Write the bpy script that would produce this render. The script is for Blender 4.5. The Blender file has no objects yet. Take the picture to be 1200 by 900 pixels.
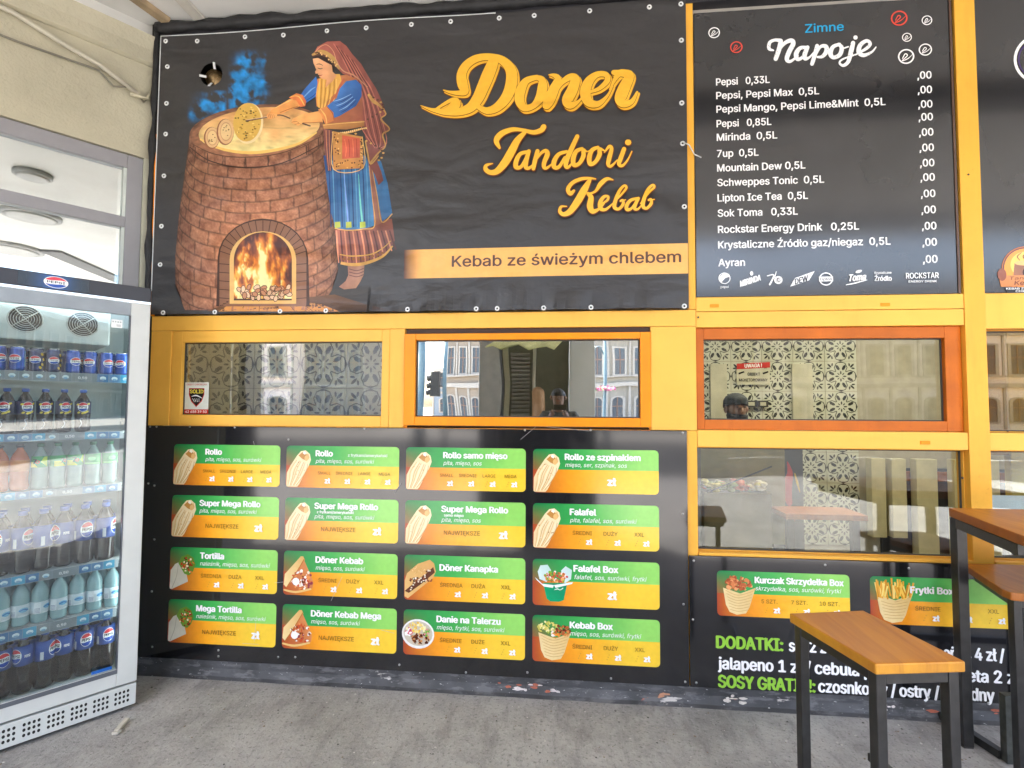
import bpy, bmesh, math, random
from mathutils import Vector, Matrix, noise
from mathutils.geometry import tessellate_polygon, interpolate_bezier, delaunay_2d_cdt
random.seed(7)
R = math.radians
SC = bpy.context.scene
COL = SC.collection

# ------------------------------------------------------------------ camera, world, sun, exposure
CAM = Vector((0.0, -2.9, 1.575))
RGT = Vector((0.99562, 0.09343, 0.00538))
yaw, pitch, roll = -.0935675, .044946, .0054053
FWD = Vector((math.sin(yaw)*math.cos(pitch), math.cos(yaw)*math.cos(pitch), math.sin(pitch)))
r0 = Vector((math.cos(yaw), -math.sin(yaw), 0)); u0 = r0.cross(FWD)
RGT = r0*math.cos(roll)+u0*math.sin(roll); UPV = -r0*math.sin(roll)+u0*math.cos(roll)
cd = bpy.data.cameras.new('camera'); cam = bpy.data.objects.new('camera', cd); COL.objects.link(cam)
cd.sensor_width = 36; cd.lens = 602.26/1200*36; cd.clip_start = 0.02; cd.clip_end = 600
mw = Matrix.Identity(4)
for i in range(3):
    mw[i][0] = RGT[i]; mw[i][1] = UPV[i]; mw[i][2] = -FWD[i]; mw[i][3] = CAM[i]
cam.matrix_world = mw
SC.camera = cam

SUN_EL, SUN_AZ = R(62), R(212)      # azimuth from +Y towards +X: high behind the viewer, it reaches only the outer pavement
w = bpy.data.worlds.new('World'); SC.world = w; w.use_nodes = True
nt = w.node_tree; sky = nt.nodes.new('ShaderNodeTexSky'); sky.sky_type = 'NISHITA'; sky.sun_disc = False
sky.dust_density = 4; sky.ozone_density = .3; sky.sun_elevation = SUN_EL; sky.sun_rotation = SUN_AZ
bg = nt.nodes['Background']; nt.links.new(sky.outputs[0], bg.inputs[0]); bg.inputs[1].default_value = 0.15
sd = bpy.data.lights.new('sun', 'SUN'); sd.energy = 3.2; sd.angle = R(.5); sd.color = (1, .95, .88)
so = bpy.data.objects.new('sun', sd); COL.objects.link(so)
sdir = Vector((math.sin(SUN_AZ)*math.cos(SUN_EL), math.cos(SUN_AZ)*math.cos(SUN_EL), math.sin(SUN_EL)))
so.rotation_euler = sdir.to_track_quat('Z', 'Y').to_euler(); so.location = sdir*30
vs = SC.view_settings; vs.view_transform = 'Standard'; vs.look = 'None'; vs.exposure = 3.05; vs.gamma = 1
cy = SC.cycles
cy.max_bounces = 8; cy.diffuse_bounces = 5; cy.glossy_bounces = 4; cy.transmission_bounces = 6; cy.transparent_max_bounces = 10
cy.caustics_reflective = False; cy.caustics_refractive = False; cy.sample_clamp_indirect = 3.0
cy.use_denoising = True

# ------------------------------------------------------------------ colour and material helpers
def c(r, g, b, k=.8):
    f = lambda v: (v/255/12.92 if v/255 <= .04045 else ((v/255+.055)/1.055)**2.4)*k
    return (f(r), f(g), f(b), 1)
MATS = {}
def mat(name, col=(.5, .5, .5, 1), rough=.5, metal=0, spec=.5, var=.12, vscale=8, bump=0, bscale=60, coat=0, emit=None, estr=0, vcol=False, alpha=None, trans=0):
    if name in MATS: return MATS[name]
    m = bpy.data.materials.new(name); m.use_nodes = True; t = m.node_tree; N = t.nodes; L = t.links
    b = N['Principled BSDF']; b.inputs['Roughness'].default_value = rough; b.inputs['Metallic'].default_value = metal
    b.inputs['Specular IOR Level'].default_value = spec; b.inputs['Coat Weight'].default_value = coat
    b.inputs['Transmission Weight'].default_value = trans
    tc = N.new('ShaderNodeTexCoord')
    n1 = N.new('ShaderNodeTexNoise'); n1.inputs['Scale'].default_value = vscale; n1.inputs['Detail'].default_value = 6
    L.new(tc.outputs['Object'], n1.inputs['Vector'])
    mx = N.new('ShaderNodeMix'); mx.data_type = 'RGBA'; mx.blend_type = 'MULTIPLY'; mx.inputs[0].default_value = 1
    if vcol:
        a = N.new('ShaderNodeVertexColor'); a.layer_name = 'Col'; L.new(a.outputs[0], mx.inputs[6])
    else:
        mx.inputs[6].default_value = col if len(col) == 4 else (*col, 1)
    rp = N.new('ShaderNodeMapRange'); rp.inputs[1].default_value = .3; rp.inputs[2].default_value = .7
    rp.inputs[3].default_value = 1-var; rp.inputs[4].default_value = 1+var
    L.new(n1.outputs[0], rp.inputs[0]); L.new(rp.outputs[0], mx.inputs[7]); L.new(mx.outputs[2], b.inputs['Base Color'])
    if bump:
        n2 = N.new('ShaderNodeTexNoise'); n2.inputs['Scale'].default_value = bscale; n2.inputs['Detail'].default_value = 5
        L.new(tc.outputs['Object'], n2.inputs['Vector'])
        bp = N.new('ShaderNodeBump'); bp.inputs['Strength'].default_value = min(1, bump*10); bp.inputs['Distance'].default_value = .003*bump*10
        L.new(n2.outputs[0], bp.inputs['Height']); L.new(bp.outputs[0], b.inputs['Normal'])
    if emit:
        b.inputs['Emission Color'].default_value = (*emit[:3], 1); b.inputs['Emission Strength'].default_value = estr
    MATS[name] = m; return m
def nodes(m): return m.node_tree.nodes, m.node_tree.links, m.node_tree.nodes['Principled BSDF']
def weather(m, cc, amt=.5, scale=(9, 9, 1.2)):
    N, L, b = nodes(m); tc = N.new('ShaderNodeTexCoord'); col = b.inputs['Base Color'].links[0].from_socket
    for sc_, lo, hi, a_, vec in ((1.0, .55, .8, amt, scale), (38, .63, .72, amt*.9, (1, 1, 1)), (3.2, .5, .75, amt*.7, (1, 1, 1))):
        mp = N.new('ShaderNodeMapping'); mp.inputs['Scale'].default_value = vec; L.new(tc.outputs['Object'], mp.inputs[0]); n = N.new('ShaderNodeTexNoise'); n.inputs['Scale'].default_value = sc_; n.inputs['Detail'].default_value = 6; n.inputs['Roughness'].default_value = .65; L.new(mp.outputs[0], n.inputs['Vector'])
        r_ = N.new('ShaderNodeMapRange'); r_.inputs[1].default_value = lo; r_.inputs[2].default_value = hi; r_.inputs[4].default_value = a_; L.new(n.outputs[0], r_.inputs[0])
        mx = N.new('ShaderNodeMix'); mx.data_type = 'RGBA'; L.new(r_.outputs[0], mx.inputs[0]); L.new(col, mx.inputs[6]); mx.inputs[7].default_value = cc; col = mx.outputs[2]
    L.new(col, b.inputs['Base Color'])
def glass_mat(name, refl, tint=(.93, .96, .95), gmax=1, rough=0.0, wob=0):
    """thin pane: part mirror, part see-through, more mirror at grazing angles"""
    if name in MATS: return MATS[name]
    m = bpy.data.materials.new(name); m.use_nodes = True; t = m.node_tree; N = t.nodes; L = t.links
    N.remove(N['Principled BSDF'])
    out = N['Material Output']; mix = N.new('ShaderNodeMixShader'); tr = N.new('ShaderNodeBsdfTransparent'); gl = N.new('ShaderNodeBsdfGlossy')
    tr.inputs[0].default_value = (*tint, 1); gl.inputs[0].default_value = (.95, .97, .97, 1); gl.inputs['Roughness'].default_value = rough
    fr = N.new('ShaderNodeFresnel'); fr.inputs[0].default_value = 1.5
    mr = N.new('ShaderNodeMapRange'); mr.inputs[1].default_value = 0.04; mr.inputs[2].default_value = .6; mr.inputs[3].default_value = refl; mr.inputs[4].default_value = gmax
    L.new(fr.outputs[0], mr.inputs[0]); L.new(mr.outputs[0], mix.inputs[0]); L.new(tr.outputs[0], mix.inputs[1]); L.new(gl.outputs[0], mix.inputs[2])
    if wob:
        tc = N.new('ShaderNodeTexCoord'); n2 = N.new('ShaderNodeTexNoise'); n2.inputs['Scale'].default_value = 2.2; n2.inputs['Detail'].default_value = 1
        L.new(tc.outputs['Object'], n2.inputs['Vector']); bp = N.new('ShaderNodeBump'); bp.inputs['Distance'].default_value = wob; bp.inputs['Strength'].default_value = 1
        L.new(n2.outputs[0], bp.inputs['Height']); L.new(bp.outputs[0], gl.inputs['Normal'])
    L.new(mix.outputs[0], out.inputs[0]); MATS[name] = m; return m

yellow = mat('yellow_paint', (.88, .45, .055, 1), .42, spec=.3, var=.05, vscale=3, bump=.02, bscale=35)
yellow2 = mat('light_yellow_paint', (.92, .51, .085, 1), .42, spec=.3, var=.05, vscale=3, bump=.02, bscale=35)
orange = mat('orange_paint', (.90, .30, .004, 1), .35, var=.07, vscale=5, spec=.3)
brownor = mat('brown_orange_paint', (.56, .14, .008, 1), .35, var=.15, vscale=6, spec=.3)
weather(yellow, (.62, .27, .03, 1), .45); weather(yellow2, (.74, .36, .05, 1), .40); weather(orange, (.7, .18, .01, 1), .4); weather(brownor, (.3, .06, .01, 1), .5)
black_pl = mat('black_panel', (.013, .013, .015, 1), .085, var=.3, vscale=3, spec=.8)
metal_bk = mat('black_steel', (.018, .018, .018, 1), .32, var=.4, vscale=25, bump=.02, bscale=120)
white_pl = mat('white_plastic', (.78, .8, .8, 1), .3, var=.03)
grey_al = mat('grey_aluminium', (.3, .3, .32, 1), .4, var=.05, metal=.0)
chrome = mat('chrome', (.7, .7, .7, 1), .18, metal=1, var=.03)
seal = mat('black_seal', (.012, .012, .013, 1), .6, var=.5, vscale=20, bump=.1, bscale=30)
prt = mat('flat_print', rough=.16, vcol=True, var=.04, vscale=40)
bprt = mat('banner_print', rough=.36, vcol=True, var=.05, vscale=30)
dark = mat('dark_void', (.01, .01, .01, 1), .8)
steel = mat('brushed_steel', (.5, .49, .45, 1), .3, metal=.9, var=.1)

# banner wrinkles: same bump for sheet and print so that folds run through the print
def wrinkle(m, strength=1.0):
    N, L, b = nodes(m)
    tc = N.new('ShaderNodeTexCoord')
    prev = None
    for sc, rot, st, dist, det in (((1.1, 1, 3.2), 32, .5, .05, 2), ((3.5, 1, 8), -25, .35, .012, 3), ((2.0, 1, .8), 5, .4, .035, 1), ((14, 1, 20), 10, .25, .003, 3)):
        mp = N.new('ShaderNodeMapping'); mp.inputs['Rotation'].default_value = (0, R(rot), 0); mp.inputs['Scale'].default_value = sc
        L.new(tc.outputs['Object'], mp.inputs[0]); n = N.new('ShaderNodeTexNoise'); n.inputs['Scale'].default_value = 1.0; n.inputs['Detail'].default_value = det; n.inputs['Distortion'].default_value = .6
        L.new(mp.outputs[0], n.inputs['Vector'])
        bp = N.new('ShaderNodeBump'); bp.inputs['Strength'].default_value = st*strength; bp.inputs['Distance'].default_value = dist
        L.new(n.outputs[0], bp.inputs['Height'])
        if prev: L.new(prev.outputs[0], bp.inputs['Normal'])
        prev = bp
    L.new(prev.outputs[0], b.inputs['Normal'])
wrinkle(bprt, 2.4)

# ------------------------------------------------------------------ object helpers
WORLD = {}
def tag(o, label=None, cat=None, group=None, kind=None):
    if label: o['label'] = label
    if cat: o['category'] = cat
    if group: o['group'] = group
    if kind: o['kind'] = kind
    return o
def empty(name, loc=(0, 0, 0), rz=0, label=None, cat=None, group=None, local=False):
    """local=False: its parts are written in world coordinates; True: in its own"""
    o = bpy.data.objects.new(name, None); COL.objects.link(o); o.location = loc; o.rotation_euler = (0, 0, rz)
    o.empty_display_size = .1
    WORLD[o.name] = None if local else (Matrix.Translation(Vector(loc)) @ Matrix.Rotation(rz, 4, 'Z')).inverted()
    return tag(o, label, cat, group)
def link(name, me, parent=None, m=None):
    o = bpy.data.objects.new(name, me); COL.objects.link(o)
    if m is not None and not me.materials:
        for x in (m if isinstance(m, (list, tuple)) else [m]): me.materials.append(x)
    if parent:
        o.parent = parent
        iv = WORLD.get(parent.name)
        if iv is not None: o.matrix_parent_inverse = iv
    return o
class MB:
    def __init__(s): s.v = []; s.f = []; s.mi = []; s.sm = []
    def add(s, vs, fs, mi=0, sm=False):
        k = len(s.v); s.v += [tuple(v) for v in vs]
        for f in fs: s.f.append(tuple(k+i for i in f)); s.mi.append(mi); s.sm.append(sm)
        return s
    def box(s, x0, x1, y0, y1, z0, z1, mi=0):
        return s.add([(x0, y0, z0), (x1, y0, z0), (x1, y1, z0), (x0, y1, z0), (x0, y0, z1), (x1, y0, z1), (x1, y1, z1), (x0, y1, z1)],
              [(0, 3, 2, 1), (4, 5, 6, 7), (0, 1, 5, 4), (1, 2, 6, 5), (2, 3, 7, 6), (3, 0, 4, 7)], mi)
    def bar(s, a, b, w, h, up=(0, 0, 1), mi=0):
        a, b = Vector(a), Vector(b); d = (b-a).normalized(); up = Vector(up); x = d.cross(up).normalized()*w/2; y = x.normalized().cross(d).normalized()*h/2
        vs = [p+sx*x+sy*y for p in (a, b) for sx, sy in ((-1, -1), (1, -1), (1, 1), (-1, 1))]
        return s.add(vs, [(0, 1, 2, 3), (7, 6, 5, 4), (0, 4, 5, 1), (1, 5, 6, 2), (2, 6, 7, 3), (3, 7, 4, 0)], mi)
    def tube(s, pts, r, n=8, mi=0, caps=True):
        pts = [Vector(p) for p in pts]; rings = []
        for i, p in enumerate(pts):
            d = (pts[min(i+1, len(pts)-1)]-pts[max(i-1, 0)]).normalized(); a = Vector((0, 0, 1)) if abs(d.z) < .9 else Vector((1, 0, 0))
            x = d.cross(a).normalized(); y = x.cross(d); rr = r[i] if isinstance(r, (list, tuple)) else r
            rings.append([p+rr*(math.cos(2*math.pi*k/n)*x+math.sin(2*math.pi*k/n)*y) for k in range(n)])
        vs = [v for g in rings for v in g]; fs = [(i*n+k, i*n+(k+1) % n, (i+1)*n+(k+1) % n, (i+1)*n+k) for i in range(len(pts)-1) for k in range(n)]
        if caps: fs += [tuple(range(n))[::-1], tuple((len(pts)-1)*n+k for k in range(n))]
        return s.add(vs, fs, mi, True)
    def lathe(s, prof, n=16, c0=(0, 0, 0), mi=0):
        vs = [(c0[0]+r*math.cos(2*math.pi*k/n), c0[1]+r*math.sin(2*math.pi*k/n), c0[2]+z) for r, z in prof for k in range(n)]
        fs = [(i*n+k, i*n+(k+1) % n, (i+1)*n+(k+1) % n, (i+1)*n+k) for i in range(len(prof)-1) for k in range(n)]
        fs += [tuple(range(n))[::-1], tuple((len(prof)-1)*n+k for k in range(n))]
        return s.add(vs, fs, mi, True)
    def mesh(s, name):
        me = bpy.data.meshes.new(name); me.from_pydata(s.v, [], s.f)
        me.polygons.foreach_set('material_index', s.mi); me.polygons.foreach_set('use_smooth', s.sm); me.update(); return me
    def build(s, name, m, parent=None, bevel=0):
        o = link(name, s.mesh(name), parent, m)
        if bevel:
            b = o.modifiers.new('bevel', 'BEVEL'); b.width = bevel; b.segments = 2; b.limit_method = 'ANGLE'
        return o

def wall_point(u, v, y=0.0):
    """rectifies a point measured on the 1200 x 900 photograph to the real plane of the shop front (or one parallel to it)"""
    d = RGT*((u-600)/602.26) + UPV*(-(v-450)/602.26) + FWD
    p = CAM + d*((y-CAM.y)/d.y)
    return (p.x, p.z)

# ------------------------------------------------------------------ flat print: coloured polygons on a plane facing -Y
_tc = {}; _gc = {}
FONT = None
try:   # the clean sans face that comes with Blender itself; the built-in one otherwise
    import os
    _p = os.path.join(bpy.utils.resource_path('LOCAL'), 'datafiles', 'fonts', 'Inter.woff2')
    if os.path.exists(_p): FONT = bpy.data.fonts.load(_p)
except Exception: FONT = None
def glyphs(s):
    """outline letters as flat triangles; returns three levels so that crossing contours never share a plane"""
    if s in _tc: return _tc[s]
    cu = bpy.data.curves.new('t', 'FONT'); cu.body = s
    if FONT: cu.font = FONT
    o = bpy.data.objects.new('t', cu); COL.objects.link(o); dg = bpy.context.evaluated_depsgraph_get()
    cc = o.evaluated_get(dg).to_curve(dg); polys = []
    for sp in cc.splines:
        if sp.type == 'BEZIER':
            bp = sp.bezier_points; pts = []
            for k in range(len(bp)):
                a, b_ = bp[k], bp[(k+1) % len(bp)]; straight = (a.handle_right-a.co).length < 1e-5 and (b_.handle_left-b_.co).length < 1e-5
                d1, d2 = b_.co-a.co, a.handle_right-a.co; lin = straight or (d1.cross(d2).length < 1e-5 and d1.cross(b_.co-b_.handle_left).length < 1e-5)
                pts += [a.co.copy()] if lin else interpolate_bezier(a.co, a.handle_right, b_.handle_left, b_.co, 4)[:-1]
        else: pts = [Vector(p.co[:3]) for p in sp.points]
        q = []
        for p in pts:
            if not q or (p-q[-1]).length > 1e-5: q.append(Vector((p.x, p.y, 0)))
        if len(q) > 2: polys.append(q)
    bpy.data.objects.remove(o); bpy.data.curves.remove(cu)
    # group the contours letter by letter, then keep the triangles whose winding number is not zero
    box = [(min(p.x for p in q), max(p.x for p in q), q) for q in polys]; box.sort(key=lambda t: t[0]); grp = []
    for a, b_, q in box:
        if grp and a < grp[-1][1]-.004: grp[-1][1] = max(grp[-1][1], b_); grp[-1][2].append(q)
        else: grp.append([a, b_, [q]])
    V, F = [], []
    for a, _, qs in grp:
        key_ = tuple((round(p.x-a, 3), round(p.y, 3)) for q in qs for p in q)
        if key_ not in _gc:
            vs = [Vector((p.x-a, p.y)) for q in qs for p in q]; ed = []; k = 0
            for q in qs: ed += [(k+i, k+(i+1) % len(q)) for i in range(len(q))]; k += len(q)
            ov, oe, of, *_r = delaunay_2d_cdt(vs, ed, [], 0, 1e-5); keep = []
            for t in of:
                cx = sum(ov[i].x for i in t)/3; cy = sum(ov[i].y for i in t)/3; wn = 0
                for e0, e1 in ed:
                    p, r_ = vs[e0], vs[e1]
                    if (p.y <= cy) != (r_.y <= cy):
                        xx = (r_.x-p.x)*(cy-p.y)/(r_.y-p.y)+p.x
                        if xx > cx: wn += 1 if r_.y > p.y else -1
                if wn: keep.append(tuple(t))
            _gc[key_] = ([(p.x, p.y) for p in ov], keep)
        gv, gf = _gc[key_]; n = len(V); V += [(x+a, y) for x, y in gv]; F += [tuple(n+i for i in t) for t in gf]
    used = sorted({i for f in F for i in f}); mp = {o_: n_ for n_, o_ in enumerate(used)}
    lev = [([V[i] for i in used], [tuple(mp[i] for i in f) for f in F])]
    _tc[s] = lev; return lev
_ch = []
def CAPH():
    if not _ch: _ch.append(max(p[1] for l in glyphs('H') for p in l[0]))
    return _ch[0]
class Print:
    eps = 4e-5
    def __init__(s, y=0.0, tf=None): s.y = y; s.emin = 0; s.yy = y; s.v = []; s.f = []; s.c = []; s.l = 0; s.tf = tf
    def _t(s, p): return s.tf(*p) if s.tf else p
    def raw(s, pts, fs, cols):
        k = len(s.v); s.yy -= s.eps; y = s.yy
        s.v += [(x, y, z) for x, z in pts]; s.f += [tuple(k+i for i in f) for f in fs]; s.c += cols
    def poly(s, pts, col, col2=None, holes=None):
        q = [s._t(p) for p in pts]; hs = [[s._t(p) for p in h] for h in (holes or [])]
        tri = tessellate_polygon([[Vector((x, z, 0)) for x, z in g] for g in [q]+hs]); allp = q+[p for h in hs for p in h]
        if col2:   # gradient from left/top to right/bottom of the outline
            xs = [p[0] for p in pts]; ys = [p[1] for p in pts]; w = max(xs)-min(xs) or 1; h = max(ys)-min(ys) or 1; cols = []
            for p in pts+[p for hh in (holes or []) for p in hh]:
                t = ((p[0]-min(xs))/w*.6+(p[1]-min(ys))/h*.4); cols.append(tuple(col[i]*(1-t)+col2[i]*t for i in range(3))+(1,))
        else: cols = [col]*len(allp)
        s.raw(allp, tri, cols)
    def ell(s, cx, cz, rx, rz, col, n=14, rot=0, hole=0):
        pt = lambda k, f: (cx+f*(rx*math.cos(k)*math.cos(rot)-rz*math.sin(k)*math.sin(rot)), cz+f*(rx*math.cos(k)*math.sin(rot)+rz*math.sin(k)*math.cos(rot)))
        o = [pt(2*math.pi*i/n, 1) for i in range(n)]
        if hole:
            q = [s._t(p) for p in o+[pt(2*math.pi*i/n, hole) for i in range(n)]]; s.raw(q, [(i, (i+1) % n, n+(i+1) % n, n+i) for i in range(n)], [col]*len(q))
        else: s.poly(o, col)
    def stroke(s, pts, col, sub=5, grow=0, dx=0, dy=0, ends=True):
        """variable-width pen stroke: points (u, v, width)"""
        P = [(p[0]+dx, p[1]+dy, p[2]+grow) for p in pts]; out = []
        for i in range(len(P)-1):
            a, b, cc, d = P[max(i-1, 0)], P[i], P[i+1], P[min(i+2, len(P)-1)]
            for j in range(sub):
                t = j/sub
                out.append(tuple(.5*((2*b[k])+(-a[k]+cc[k])*t+(2*a[k]-5*b[k]+4*cc[k]-d[k])*t*t+(-a[k]+3*b[k]-3*cc[k]+d[k])*t**3) for k in range(3)))
        out.append(P[-1]); L = []; n = len(out)
        for i, p in enumerate(out):
            q0, q1 = out[max(i-1, 0)], out[min(i+1, n-1)]; tx, ty = q1[0]-q0[0], q1[1]-q0[1]; l = math.hypot(tx, ty) or 1; nx, ny = -ty/l, tx/l; w = max(p[2], 1e-5)/2
            L += [(p[0]+nx*w, p[1]+ny*w), (p[0]-nx*w, p[1]-ny*w)]
        pts2 = [s._t(p) for p in L]; fs = [(2*i, 2*i+1, 2*i+3, 2*i+2) for i in range(n-1)]
        s.raw(pts2, fs, [col]*len(pts2)); k0 = len(s.v)-len(pts2); ds = 3e-6 if len(pts) > 5 else 0
        if ds:   # a pen line that crosses itself must not lie in one plane
            for i in range(len(pts2)): x_, y_, z_ = s.v[k0+i]; s.v[k0+i] = (x_, y_-ds*(i//2), z_)
            s.yy -= ds*n
        if ends:
            for e in (out[0], out[-1]):
                if e[2] > s.emin: s.ell(e[0], e[1], e[2]/2, e[2]/2, col, 10)
    def text(s, body, x0, z, h, col, x1=None, bold=0.0, shear=0.0, align='l', rise=0.0, spacing=1.0, maxw=None):
        """h = cap height in metres; x1 fits the width; rise = slope of the base line"""
        lev = glyphs(body); vs = [p for l in lev for p in l[0]]
        if not vs: return
        a = min(p[0] for p in vs); b = max(p[0] for p in vs); k = h/CAPH(); kx = k if x1 is None else (x1-x0)/(b-a)
        if maxw and (b-a)*kx > maxw: kx = maxw/(b-a)
        if align == 'c': x0 = x0-(b-a)*kx/2; 
        if align == 'r': x0 = x0-(b-a)*kx
        o = max(0, bold)*k*.85; e = s.eps; s.eps = 2e-5   # weight comes from a few overprints a hair apart
        for dx, dz in ([(0, 0)] if o == 0 else [(-o, 0), (o, 0), (0, o*.6), (0, -o*.6)] if bold < .03 else [(-o, 0), (o, 0), (-o*.4, o*.55), (o*.4, -o*.55), (0, 0)]):
            for V, F in lev:
                if V: s.raw([(x0+(p[0]-a)*kx+p[1]*k*shear+dx, z+p[1]*k+(p[0]-a)*kx*rise+dz) for p in V], F, [col]*len(V))
        s.eps = e
    def field(s, nu, nv, pos, colf):
        pts = []; cols = []
        for j in range(nv+1):
            for i in range(nu+1):
                a, b = i/nu, j/nv; p = pos(a, b); pts.append(s._t(p)); cols.append((*colf(a, b, p)[:3], 1))
        s.raw(pts, [(j*(nu+1)+i, j*(nu+1)+i+1, (j+1)*(nu+1)+i+1, (j+1)*(nu+1)+i) for j in range(nv) for i in range(nu)], cols)
    def build(s, name, parent=None, m=None, disp=None):
        me = bpy.data.meshes.new(name); me.from_pydata(s.v, [], s.f)
        a = me.color_attributes.new('Col', 'FLOAT_COLOR', 'POINT'); flat = [x for cc in s.c for x in (*[min(.92, q*1.2) for q in cc[:3]], 1)]; a.data.foreach_set('color', flat)
        if disp:
            bm = bmesh.new(); bm.from_mesh(me)
            for ax, vals in disp[1]:
                for q in vals:
                    gf = [f for f in bm.faces if min(v.co.z for v in f.verts) < disp[2] and min(v.co[ax] for v in f.verts) < q-1e-5 and max(v.co[ax] for v in f.verts) > q+1e-5]
                    if not gf: continue
                    ge = list({e for f in gf for e in f.edges}); gv = list({v for f in gf for v in f.verts})
                    co = Vector((0, 0, 0)); co[ax] = q; no = Vector((0, 0, 0)); no[ax] = 1
                    bmesh.ops.bisect_plane(bm, geom=gf+ge+gv, plane_co=co, plane_no=no, dist=1e-6)
            for v in bm.verts: v.co.y -= disp[0](v.co.x, v.co.z)
            bm.to_mesh(me); bm.free()
        me.update(); return link(name, me, parent, m or prt)
WHITE = c(255, 255, 255, .85)
BLK = c(25, 25, 27)

# ================================================================== SETTING
def ground_mat(name, base, dark_, scale=3):
    m = mat(name, base, .75, var=.1, vscale=1.2); N, L, b = nodes(m)
    tc = N.new('ShaderNodeTexCoord'); col = b.inputs['Base Color'].links[0].from_socket
    def mixin(col, fac, cc, blend='MIX'):
        mx = N.new('ShaderNodeMix'); mx.data_type = 'RGBA'; mx.blend_type = blend; L.new(fac, mx.inputs[0]); L.new(col, mx.inputs[6]); mx.inputs[7].default_value = cc; return mx.outputs[2]
    def ns(sc, det, lo, hi, mp=None, rough=.6, amt=1, vec=None):
        n = N.new('ShaderNodeTexNoise'); n.inputs['Scale'].default_value = sc; n.inputs['Detail'].default_value = det; n.inputs['Roughness'].default_value = rough
        L.new(vec or tc.outputs['Object'], n.inputs['Vector']); r = N.new('ShaderNodeMapRange'); r.inputs[1].default_value = lo; r.inputs[2].default_value = hi; r.inputs[4].default_value = amt; L.new(n.outputs[0], r.inputs[0]); return r.outputs[0]
    mp = N.new('ShaderNodeMapping'); mp.inputs['Rotation'].default_value = (0, 0, R(25)); mp.inputs['Scale'].default_value = (5, 1.2, 1); L.new(tc.outputs['Object'], mp.inputs[0])
    col = mixin(col, ns(1.9, 9, .44, .74, rough=.78, amt=.8), dark_)
    col = mixin(col, ns(2.2, 7, .5, .66, rough=.75, amt=.45, vec=mp.outputs[0]), tuple(x*.75 for x in dark_[:3])+(1,))
    col = mixin(col, ns(6, 8, .52, .70, rough=.75, amt=.55), tuple(x*1.3 for x in dark_[:3])+(1,))
    col = mixin(col, ns(60, 3, .56, .75, amt=.8), tuple(x*.4 for x in dark_[:3])+(1,))
    col = mixin(col, ns(85, 2, .64, .72, amt=.7), (.5, .48, .43, 1))
    v = N.new('ShaderNodeTexVoronoi'); v.feature = 'F1'; v.inputs['Scale'].default_value = 9; L.new(tc.outputs['Object'], v.inputs['Vector'])
    r = N.new('ShaderNodeMapRange'); r.inputs[1].default_value = .055; r.inputs[2].default_value = .0; r.inputs[3].default_value = 0; r.inputs[4].default_value = .6; L.new(v.outputs['Distance'], r.inputs[0])
    col = mixin(col, r.outputs[0], (.42, .38, .3, 1))
    L.new(col, b.inputs['Base Color'])
    n = N.new('ShaderNodeTexNoise'); n.inputs['Scale'].default_value = 45; n.inputs['Detail'].default_value = 6; n.inputs['Roughness'].default_value = .7; L.new(tc.outputs['Object'], n.inputs['Vector'])
    bp = N.new('ShaderNodeBump'); bp.inputs['Distance'].default_value = .010; bp.inputs['Strength'].default_value = .8; L.new(n.outputs[0], bp.inputs['Height']); L.new(bp.outputs[0], b.inputs['Normal'])
    return m
pave_m = ground_mat('worn_concrete', (.40, .39, .375, 1), (.15, .145, .14, 1))
g = MB(); g.add([(-150, -9, 0), (150, -9, 0), (150, .30, 0), (-150, .30, 0)], [(0, 1, 2, 3)]); tag(g.build('pavement', pave_m), kind='structure')
g = MB(); g.box(-150, 150, -9.12, -9.0, -.3, .004); tag(g.build('kerb', mat('kerb_stone', (.35, .34, .32, 1), .8, bump=.05)), kind='structure')
g = MB(); g.add([(-300, -300, -.12), (300, -300, -.12), (300, 300, -.12), (-300, 300, -.12)], [(0, 1, 2, 3)])
tag(g.build('ground', mat('ground_paving', (.42, .40, .36, 1), .85, var=.15, vscale=.4, bump=.05, bscale=20)), kind='structure')
g = MB(); g.add([(-150, -24, -.116), (150, -24, -.116), (150, -9.12, -.116), (-150, -9.12, -.116)], [(0, 1, 2, 3)])
tag(g.build('road', mat('asphalt', (.055, .055, .058, 1), .85, var=.2, vscale=.8, bump=.08, bscale=80)), kind='structure')
g = MB()
for x in range(-30, 31, 4): g.add([(x, -16.6, -.112), (x+2, -16.6, -.112), (x+2, -16.45, -.112), (x, -16.45, -.112)], [(0, 1, 2, 3)])
tag(g.build('road_marking', mat('road_paint', (.7, .7, .68, 1), .7)), kind='structure')

# arcade roof over the pavement: painted slab, dark beams, cove
ceil_m = mat('ceiling_paint', (.74, .74, .71, 1), .55, var=.1, vscale=1.5, bump=.03, bscale=6)
arc = empty('arcade_roof', (0, -2.5, 3.96), label='off-white painted roof slab of the arcade above the banner', cat='arcade roof')
g = MB(); g.box(-6.5, 9, -4.6, 0.0, 3.965, 4.3); g.build('slab', ceil_m, arc)
g = MB(); g.box(.8, 9, -1.28, -1.06, 3.86, 3.964); g.build('beam', mat('dark_beam', (.045, .045, .045, 1), .6), arc)
g = MB(); g.box(2.9, 9, -4.0, -3.72, 3.93, 3.964); g.build('beam', mat('grey_beam', (.16, .16, .16, 1), .6), arc)
g = MB(); g.box(-2.25, -2.18, -5.2, -.02, 3.945, 3.964); g.build('joint_strip', mat('ceiling_joint', (.6, .58, .52, 1), .7), arc)
g = MB(); g.bar((-2.42, -.04, 3.945), (-2.75, -1.3, 3.945), .05, .035); g.build('timber_batten', mat('old_timber', (.4, .3, .18, 1), .7, var=.3), arc)
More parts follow.
